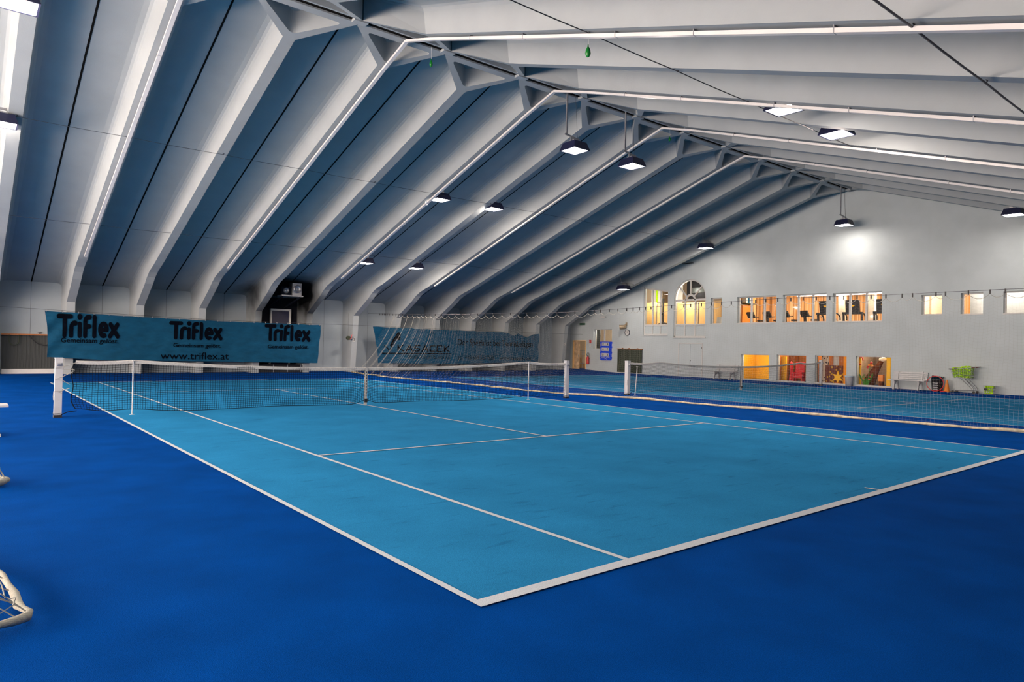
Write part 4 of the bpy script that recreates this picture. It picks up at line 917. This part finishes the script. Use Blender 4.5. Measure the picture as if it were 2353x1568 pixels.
def bike(x, y, rz, label):
    t = thing('exercise_bike', label, 'exercise bike', (x, y, 2.25), rz, group='exercise bikes in the gym')
    B().box(-.5, .5, -.04, .04, 0, .08).box(-.45, -.38, -.25, .25, 0, .06).box(.38, .45, -.25, .25, 0, .06).build('base', m_black, t)
    B().beam((.30, 0, .08), (.42, 0, 1.02), .10, .09).build('mast', m_black, t)
    B().obox((.44, 0, 1.12), (.02, 0, -.04), (0, .21, 0), (.085, 0, .12)).build('console', m_black, t)
    B().obox((.425, 0, 1.135), (.012, 0, -.024), (0, .17, 0), (.068, 0, .095)).build('screen', m_screen, t)
    B().tube([(.18, -.27, 1.02), (.38, -.2, 1.0), (.42, 0, .98), (.38, .2, 1.0), (.18, .27, 1.02)], .022, 8).build('handlebar', m_black, t)
    B().beam((-.12, 0, .08), (-.28, 0, .80), .07, .07).build('seat_post', m_steel, t)
    B().obox((-.30, 0, .85), (.15, 0, 0), (0, .10, 0), (0, 0, .04)).build('saddle', m_black, t)
    B().lathe((.1, -.06, .36), [(.02, 0), (.24, 0), (.24, .12), (.02, .12)], 20, (0, 1, 0)).build('flywheel', m_steel, t)
bike(29.5, 16.25, math.pi*.95, 'exercise bike with a bright screen in the middle pane of the left triple window')
bike(29.5, 15.35, math.pi*.95, 'exercise bike at the right pane of the left triple window')
bike(29.5, 14.40, math.pi*.95, 'exercise bike in the left pane of the middle triple window')
bike(29.6, 13.45, math.pi*.95, 'exercise bike in the middle pane of the middle triple window')
def treadmill(x, y, rz, label):
    t = thing('treadmill', label, 'treadmill', (x, y, 2.25), rz, group='treadmills in the gym')
    B().box(-.8, .8, -.38, .38, .05, .22).build('deck', m_black, t); B().box(-.75, .6, -.25, .25, .22, .235).build('belt', m_ink2, t)
    for s in (-1, 1): B().beam((.62, s*.38, .15), (.70, s*.38, 1.15), .08, .08).tube([(.70, s*.38, 1.12), (.40, s*.39, 1.10), (.15, s*.39, .98), (.12, s*.39, .80)], .03, 8).build('side_rail', m_black, t)
    B().box(.60, .80, -.42, .42, 1.05, 1.15).build('cross_bar', m_black, t)
    c = B().obox((.72, 0, 1.42), (.03, 0, 0), (0, .30, 0), (.05, 0, .27)).build('console', m_black, t)
    B().lathe((.758, 0, 1.52), [(.001, 0), (.12, 0), (.12, .006), (.001, .006)], 20, (1, 0, -.1)).build('maker_mark', m_yellow, c)
treadmill(29.9, 11.40, math.pi*1.06, 'black treadmill console spanning the left and middle panes of the right triple window')
treadmill(29.9, 10.05, math.pi*1.06, 'black treadmill console in the right pane of the right triple window')
treadmill(29.75, 12.42, math.pi*1.0, 'black treadmill at the right edge of the middle triple window')
t = thing('cross_trainer', 'white cross trainer behind the right pane of the middle triple window', 'cross trainer', (31.50, 13.35, 2.0)); oo = (31.50, 13.35, 2.0)
B(oo).lathe((31.50, 13.30, 2.75), [(.02, -.12), (.38, -.10), (.42, 0), (.38, .10), (.02, .12)], 20, (1, .3, 0)).build('housing', m_trim, t, smooth=True)
B(oo).tube([(31.40, 13.55, 2.3), (31.40, 13.65, 3.2), (31.35, 13.85, 3.35)], .03, 8).tube([(31.60, 13.05, 2.3), (31.60, 13.15, 3.2), (31.55, 13.35, 3.35)], .03, 8).build('lever', m_steel, t)
B(oo).box(31.10, 32.10, 12.95, 13.75, 2.0, 2.1).build('base', m_black, t)
t = thing('wall_board', 'orange notice board with a round white clock seen in the left triple window', 'board', (30.9, 16.6, 3.3)); oo = (30.9, 16.6, 3.3)
B(oo).box(29.75, 30.65, 17.24, 17.285, 2.6, 3.95).build('panel', m_orange, t); B(oo).lathe((30.35, 17.24, 3.4), [(.001, 0), (.15, 0), (.15, .02), (.001, .02)], 20, (0, -1, 0)).build('clock_face', m_trim, t)
t = thing('shelf_unit', 'shelf with coloured boxes at the top of the left triple window', 'shelf', (31.6, 17.0, 4.0)); oo = (31.6, 17.0, 4.0)
B(oo).box(29.7, 30.6, 17.0, 17.29, 4.02, 4.06).box(29.7, 30.6, 17.0, 17.29, 4.55, 4.58).build('shelf', m_green_curt, t)
for k, mm in enumerate((m_trim, m_banner, m_trim, m_black, m_orange)): B(oo).box(29.75+.16*k, 29.88+.16*k, 17.02, 17.28, 4.06, 4.32+.04*(k % 3)).build('storage_box', mm, t)
# studio
t = thing('partition', 'pale orange partition board across the studio windows', 'partition', (29.4, 20.3, 2.0)); oo = (29.4, 20.3, 2.0)
b = B(oo)
for k in range(4): y = 24.1-1.45*k; B(oo).box(29.4, 29.45, y-1.44, y, 2.0, (4.28, 4.22, 4.18, 4.18)[k]).build('panel', m_board, t)
for k in range(3): B(oo).box(29.36, 29.40, 24.1-1.45*(k+1)-.02, 24.1-1.45*(k+1)+.01, 2.0, 4.18).build('post', m_steel, t)
t = thing('weight_machine', 'tall black column of a weight machine behind the slanted window', 'gym machine', (29.1, 21.92, 2.0)); oo = (29.1, 21.92, 2.0)
B(oo).box(29.05, 29.13, 21.90, 21.98, 2.0, 4.45).build('mast', m_black, t); B(oo).box(29.0, 29.1, 21.98, 22.12, 3.5, 3.66).beam((29.06, 21.94, 3.55), (29.06, 22.12, 3.52), .04, .05, up=(1, 0, 0)).build('pulley_arm', m_black, t)
B(oo).tube([(29.0, 22.22, 2.6), (29.0, 22.17, 3.0), (29.05, 21.94, 3.06), (29.0, 21.62, 3.0), (29.0, 21.52, 2.85)], .035, 8).build('guard_bar', m_black, t)
B(oo).box(28.9, 29.2, 21.62, 22.22, 2.0, 2.12).build('foot', m_black, t)
t = thing('window_drape', 'white drape hanging behind the left of the arched window', 'drape', (30.2, 20.6, 4.2)); B((30.2, 20.6, 4.2)).box(30.2, 30.22, 21.45, 21.95, 4.25, 5.88).build('cloth', m_trim, t)
t = thing('window_drape', 'white drape with a lime stripe behind the slanted window', 'drape', (30.4, 22.2, 4.2)); B((30.4, 22.2, 4.2)).box(29.9, 29.92, 22.7, 23.5, 4.3, 5.88).build('cloth', m_trim, t); B((30.4, 22.2, 4.2)).box(29.87, 29.89, 23.0, 23.12, 4.2, 5.88).build('stripe', m_ball, t)
t = thing('ceiling_beam', 'dark beam box hanging behind the arched window', 'beam', (31, 19.3, 4.9)); B((31, 19.3, 4.9)).box(30.4, 30.8, 19.0, 21.3, 4.5, 5.88).build('beam', m_dark, t); B((31, 19.3, 4.9)).box(30.36, 30.4, 19.8, 21.0, 4.8, 5.1).build('pale_panel', m_mat_grey, t)
t = thing('plastic_chair', 'white plastic chair behind the narrow window', 'chair', (29.0, 18.20, 2.0)); oo = (29.0, 18.20, 2.0)
B(oo).obox((29.12, 18.20, 3.12), (.015, 0, 0), (0, .17, 0), (.04, 0, .19)).build('backrest', m_trim, t); B(oo).obox((28.9, 18.20, 2.88), (.22, 0, 0), (0, .19, 0), (0, 0, .015)).build('seat', m_trim, t)
for dx in (-.18, .18):
    for dy in (-.16, .16): B(oo).beam((28.9+dx*1.1, 18.20+dy*1.1, 2.0), (28.9+dx, 18.20+dy, 2.87), .03, .03).build('leg', m_trim, t)
# stair room
t = thing('stair_railing', 'cream railing of upright bars seen through the open doorway', 'railing', (29.4, 28.7, .1)); oo = (29.4, 28.7, .1)
B(oo).box(29.4, 29.44, 27.9, 29.6, 1.32, 1.37).box(29.4, 29.44, 27.9, 29.6, 1.22, 1.25).box(29.4, 29.44, 27.9, 29.6, .48, .52).build('hand_rail', m_trim, t)
for k in range(13): B(oo).box(29.405, 29.43, 29.55-.13*k-.02, 29.55-.13*k, .03 if k % 6 == 0 else .5, 1.34).build('baluster', m_trim, t)
t = thing('stair_flight', 'beige stair flight rising behind the railing', 'stairs', (30, 28.6, .02)); b = B((30, 28.6, .02)); n = b.pts([(x, y, z) for x in (29.7, 30.8) for y, z in [(30.6, .03)]+[p for k in range(7) for p in ((30.6-.3*k, .2+.17*k), (30.3-.3*k, .2+.17*k))]+[(28.5, .03)]])
b.f += [tuple(range(n, n+16)), tuple(range(n+16, n+32))]+[(n+k, n+(k+1) % 16, n+16+(k+1) % 16, n+16+k) for k in range(16)]
b.build('steps', m_board, t)
t = thing('ajar_panel', 'beige panel standing open behind the gable hatch window', 'panel', (28.8, 26.2, 1.3)); B((28.8, 26.2, 1.3)).box(28.7, 28.74, 26.5, 27.0, .05, 2.8).build('panel', m_mat_grey, t)
# ---------------------------------------------------------------- playrooms
t = thing('upright_board', 'pale yellow upright panel in the second lower window', 'panel', (28.9, 14.1, 0)); B((28.9, 14.1, 0)).box(28.9, 28.94, 13.86, 14.35, -.1, 1.3).build('panel', m_yellow, t)
t = thing('upright_board', 'dark brown wall panel in the middle of the second lower window', 'panel', (29.6, 13.7, 0)); B((29.6, 13.7, 0)).box(29.6, 29.65, 13.45, 14.3, -.1, 1.8).build('panel', m_bark, t)
t = thing('play_chair', 'big red plastic chair in the second lower window', 'chair', (28.8, 13.2, -.1)); oo = (28.8, 13.2, -.1)
B(oo).obox((28.9, 13.22, .72), (.03, 0, 0), (0, .22, 0), (.03, 0, .34)).build('backrest', m_red, t); B(oo).box(28.62, 28.95, 13.0, 13.46, .30, .38).build('seat', m_red, t)
for y in (13.0, 13.42): B(oo).box(28.62, 28.95, y, y+.06, .5, .58).beam((28.66, y+.03, -.1), (28.7, y+.03, .5), .06, .06).beam((28.93, y+.03, -.1), (28.88, y+.03, .5), .06, .06).build('side_frame', m_red, t)
t = thing('play_cone', 'red and pink play figure left of the red chair', 'toy', (28.8, 13.62, -.1)); B((28.8, 13.62, -.1)).lathe((28.8, 13.62, -.1), [(.12, 0), (.10, .3), (.05, .6), (.08, .8), (.07, 1.1), (.001, 1.2)], 14).build('body', m_red, t, smooth=True)
def spotted(name, c1, c2, sc):
    m = mat(name, c1, .8); nt = m.node_tree; b = nt.nodes['Principled BSDF']; tc = nt.nodes.new('ShaderNodeTexCoord'); vo = nt.nodes.new('ShaderNodeTexVoronoi'); vo.inputs['Scale'].default_value = sc
    nt.links.new(tc.outputs['Object'], vo.inputs['Vector']); cr = nt.nodes.new('ShaderNodeValToRGB'); cr.color_ramp.interpolation = 'CONSTANT'; e = cr.color_ramp.elements; e[0].color = (*c2, 1); e[1].position = .33; e[1].color = (*c1, 1)
    nt.links.new(vo.outputs['Distance'], cr.inputs[0]); nt.links.new(cr.outputs[0], b.inputs['Base Color']); return m
m_spot = spotted('spotted_cloth', (.62, .50, .38), (.05, .02, .015), 11); m_flor = spotted('floral_cloth', (.16, .05, .03), (.55, .30, .02), 7)
def wavy(y0, y1, z0, z1, x, m, name, parent, o):
    b = B(o); n = 24
    for k in range(n+1):
        y = y0+(y1-y0)*k/n; xx = x+.02*math.sin(k*1.5); b.v += [(xx-o[0], y-o[1], z1-o[2]), (xx-o[0], y-o[1], z0-o[2])]
    for k in range(n): a = 2*k; b.f.append((a, a+1, a+3, a+2))
    b.build(name, m, parent)
for y0, y1, z0, z1, x, m, lb in ((12.15, 11.80, -.1, 1.9, 28.75, m_spot, 'cream spotted cloth hanging in the third lower window'), (11.98, 11.15, -.1, .95, 28.62, m_flor, 'brown and yellow patterned cloth low in the third lower window'), (11.62, 11.35, .7, 1.9, 28.9, m_trim, 'white cloth strip at the top right of the third lower window')):
    o = (x, y0, z0); t = thing('patterned_cloth', lb, 'cloth', o, group='cloths in the third lower window'); wavy(y0, y1, z0, z1, x, m, 'cloth', t, o)
t = thing('star_toy', 'yellow spiky plush with red dots in the third lower window', 'toy', (28.55, 11.4, .1)); b = B((28.55, 11.4, .1)); P = []
for k in range(12): r = .26 if k % 2 == 0 else .12; P.append((11.40+r*math.sin(k*math.pi/6), .42+r*1.15*math.cos(k*math.pi/6)))
n = b.pts([(28.50, y, z) for y, z in P]+[(28.56, y, z) for y, z in P]); b.f += [tuple(range(n, n+12)), tuple(range(n+12, n+24))]+[(n+k, n+(k+1) % 12, n+12+(k+1) % 12, n+12+k) for k in range(12)]
b.build('body', m_yellow, t); B((28.55, 11.4, .1)).box(28.48, 28.6, 11.3, 11.5, .02, .18).build('foot', m_orange, t)
for y in (11.07,): t = thing('upright_board', 'amber upright panel at the right edge of the third lower window', 'panel', (28.6, y, 0)); B((28.6, y, 0)).box(28.6, 28.66, 10.95, 11.17, -.05, 1.7).build('panel', m_amber, t)
for y0, y1, lb in ((10.42, 10.60, 'amber upright panel at the left edge of the fourth lower window'), (9.2, 9.36, 'yellow upright panel at the right edge of the fourth lower window')):
    t = thing('upright_board', lb, 'panel', (28.55, y0, 0)); B((28.55, y0, 0)).box(28.55, 28.6, y0, y1, .15 if y0 > 10 else -.05, 1.7).build('panel', m_yellow, t)
t = thing('ring_toy', 'red curved tube hanging at the top left of the fourth lower window', 'toy', (28.5, 10.45, 1.3)); B((28.5, 10.45, 1.3)).tube([(28.5, 10.45+.12*math.cos(a), 1.22+.17*math.sin(a)) for a in [k*math.pi/8-1.9 for k in range(14)]], .028, 8).build('tube', m_red, t, smooth=True)
B((28.5, 10.45, 1.3)).tube([(28.5, 10.4, 1.38), (28.5, 10.42, 1.65), (28.5, 10.42, 1.9)], .005, 4).build('cord', m_wire, t)
t = thing('plush_giraffe', 'big brown plush animal leaning diagonally in the fourth lower window', 'toy', (28.8, 9.8, 0)); oo = (28.8, 9.8, 0)
B(oo).tube([(28.85, 10.15, -.1), (28.85, 10.05, .35), (28.83, 9.85, .75), (28.8, 9.62, 1.1), (28.8, 9.55, 1.22)], [.20, .24, .17, .10, .09], 14).build('body', m_bark, t, smooth=True)
B(oo).lathe((28.78, 9.50, 1.28), [(.001, -.16), (.06, -.14), (.10, 0), (.07, .12), (.001, .16)], 14, (0, -1, .15)).build('head', m_cream_wall, t, smooth=True)
t = thing('toy_box', 'orange toy box in the fourth lower window', 'toy', (28.6, 9.6, .3)); B((28.6, 9.6, .3)).box(28.55, 28.72, 9.48, 9.68, .34, .62).build('box', m_orange, t); B((28.6, 9.6, .3)).box(28.58, 28.70, 9.50, 9.66, -.1, .34).build('stand', m_bark, t)
t = thing('toy_flowers', 'red and orange flower toys in the middle of the fourth lower window', 'toy', (28.6, 10.05, .9)); b = B((28.6, 10.05, .9))
for k, (y, z) in enumerate(((9.98, 1.12), (10.06, 1.02), (10.12, .92), (9.95, 1.0))): B((28.6, 10.05, .9)).lathe((28.6, y, z), [(.001, -.05), (.06, -.02), (.05, .04), (.001, .07)], 8, (-.3, .2*(k-1), 1)).build('petal_cluster', m_orange if k % 2 else m_red, t)
B((28.6, 10.05, .9)).tube([(28.60, 10.05, .9), (28.58, 10.10, .4), (28.55, 10.12, -.1)], .012, 6).build('stem', m_leaf, t)
t = thing('potted_plant', 'green spiky plant with red flowers low in the fourth lower window', 'plant', (28.5, 10.2, -.1)); oo = (28.5, 10.2, -.1); b = B(oo)
for k in range(34):
    a = k*2.4; y = 10.2+.05*math.sin(a); l = .35+.25*rnd.random(); b.ribbon([(28.5, y, .08), (28.5+.06*math.cos(a), y+.12*math.sin(a), .08+l*.6), (28.5+.1*math.cos(a), y+.26*math.sin(a), .08+l)], (0, .018, 0))
b.build('leaves', m_leaf, t); B(oo).lathe((28.5, 10.2, -.1), [(.08, 0), (.11, .18), (.10, .18), (.01, .16)], 14).build('pot', m_orange, t)
for y, z in ((10.28, .42), (10.05, .40), (10.0, .52)): B(oo).sphere((28.47, y, z), .04, 8, 5).build('flower', m_red, t)

# white boards seen through the small windows
for (x, y0, y1, lb) in ((32.0, 8.45, 9.4, 'tall white cupboard at the left of the first small square window'), (29.2, 6.0, 6.62, 'bright white standing screen in the second small square window'), (29.3, 4.2, 5.6, 'bright white wall screen filling the last small square window')):
    t = thing('white_screen', lb, 'screen', (x, (y0+y1)/2, 2.0), group='white screens in the gym'); B((x, (y0+y1)/2, 2.0)).box(x, x+.05, y0, y1, 2.0, 4.74).build('screen_panel', m_cream_wall if x > 31 else m_trim, t)
bulb(28.75, 5.5, 4.5, GYM_W*.9, (1, .97, .93))
# toys and boards stand a step back from the panes
for o in bpy.data.objects:
    if o.parent is None and o.type == 'EMPTY' and o.get('category') in ('toy', 'cloth', 'plant') or (o.name.startswith('upright_board')) or o.name.startswith('play_chair'):
        if o.parent is None: o.location.y += (o.location.y+3.16)*(o.location.x-28.2)/30.6

t = thing('wall_vent', 'thin slotted vent high on the gable wall above the arched window', 'vent', (28.12, 19.5, 6.2)); B((28.12, 19.5, 6.2)).box(28.10, 28.15, 19.2, 19.95, 6.17, 6.22).build('vent_frame', m_steel, t)
B((28.12, 19.5, 6.2)).box(28.08, 28.10, 19.24, 19.91, 6.18, 6.21).build('slot', m_gap, t)
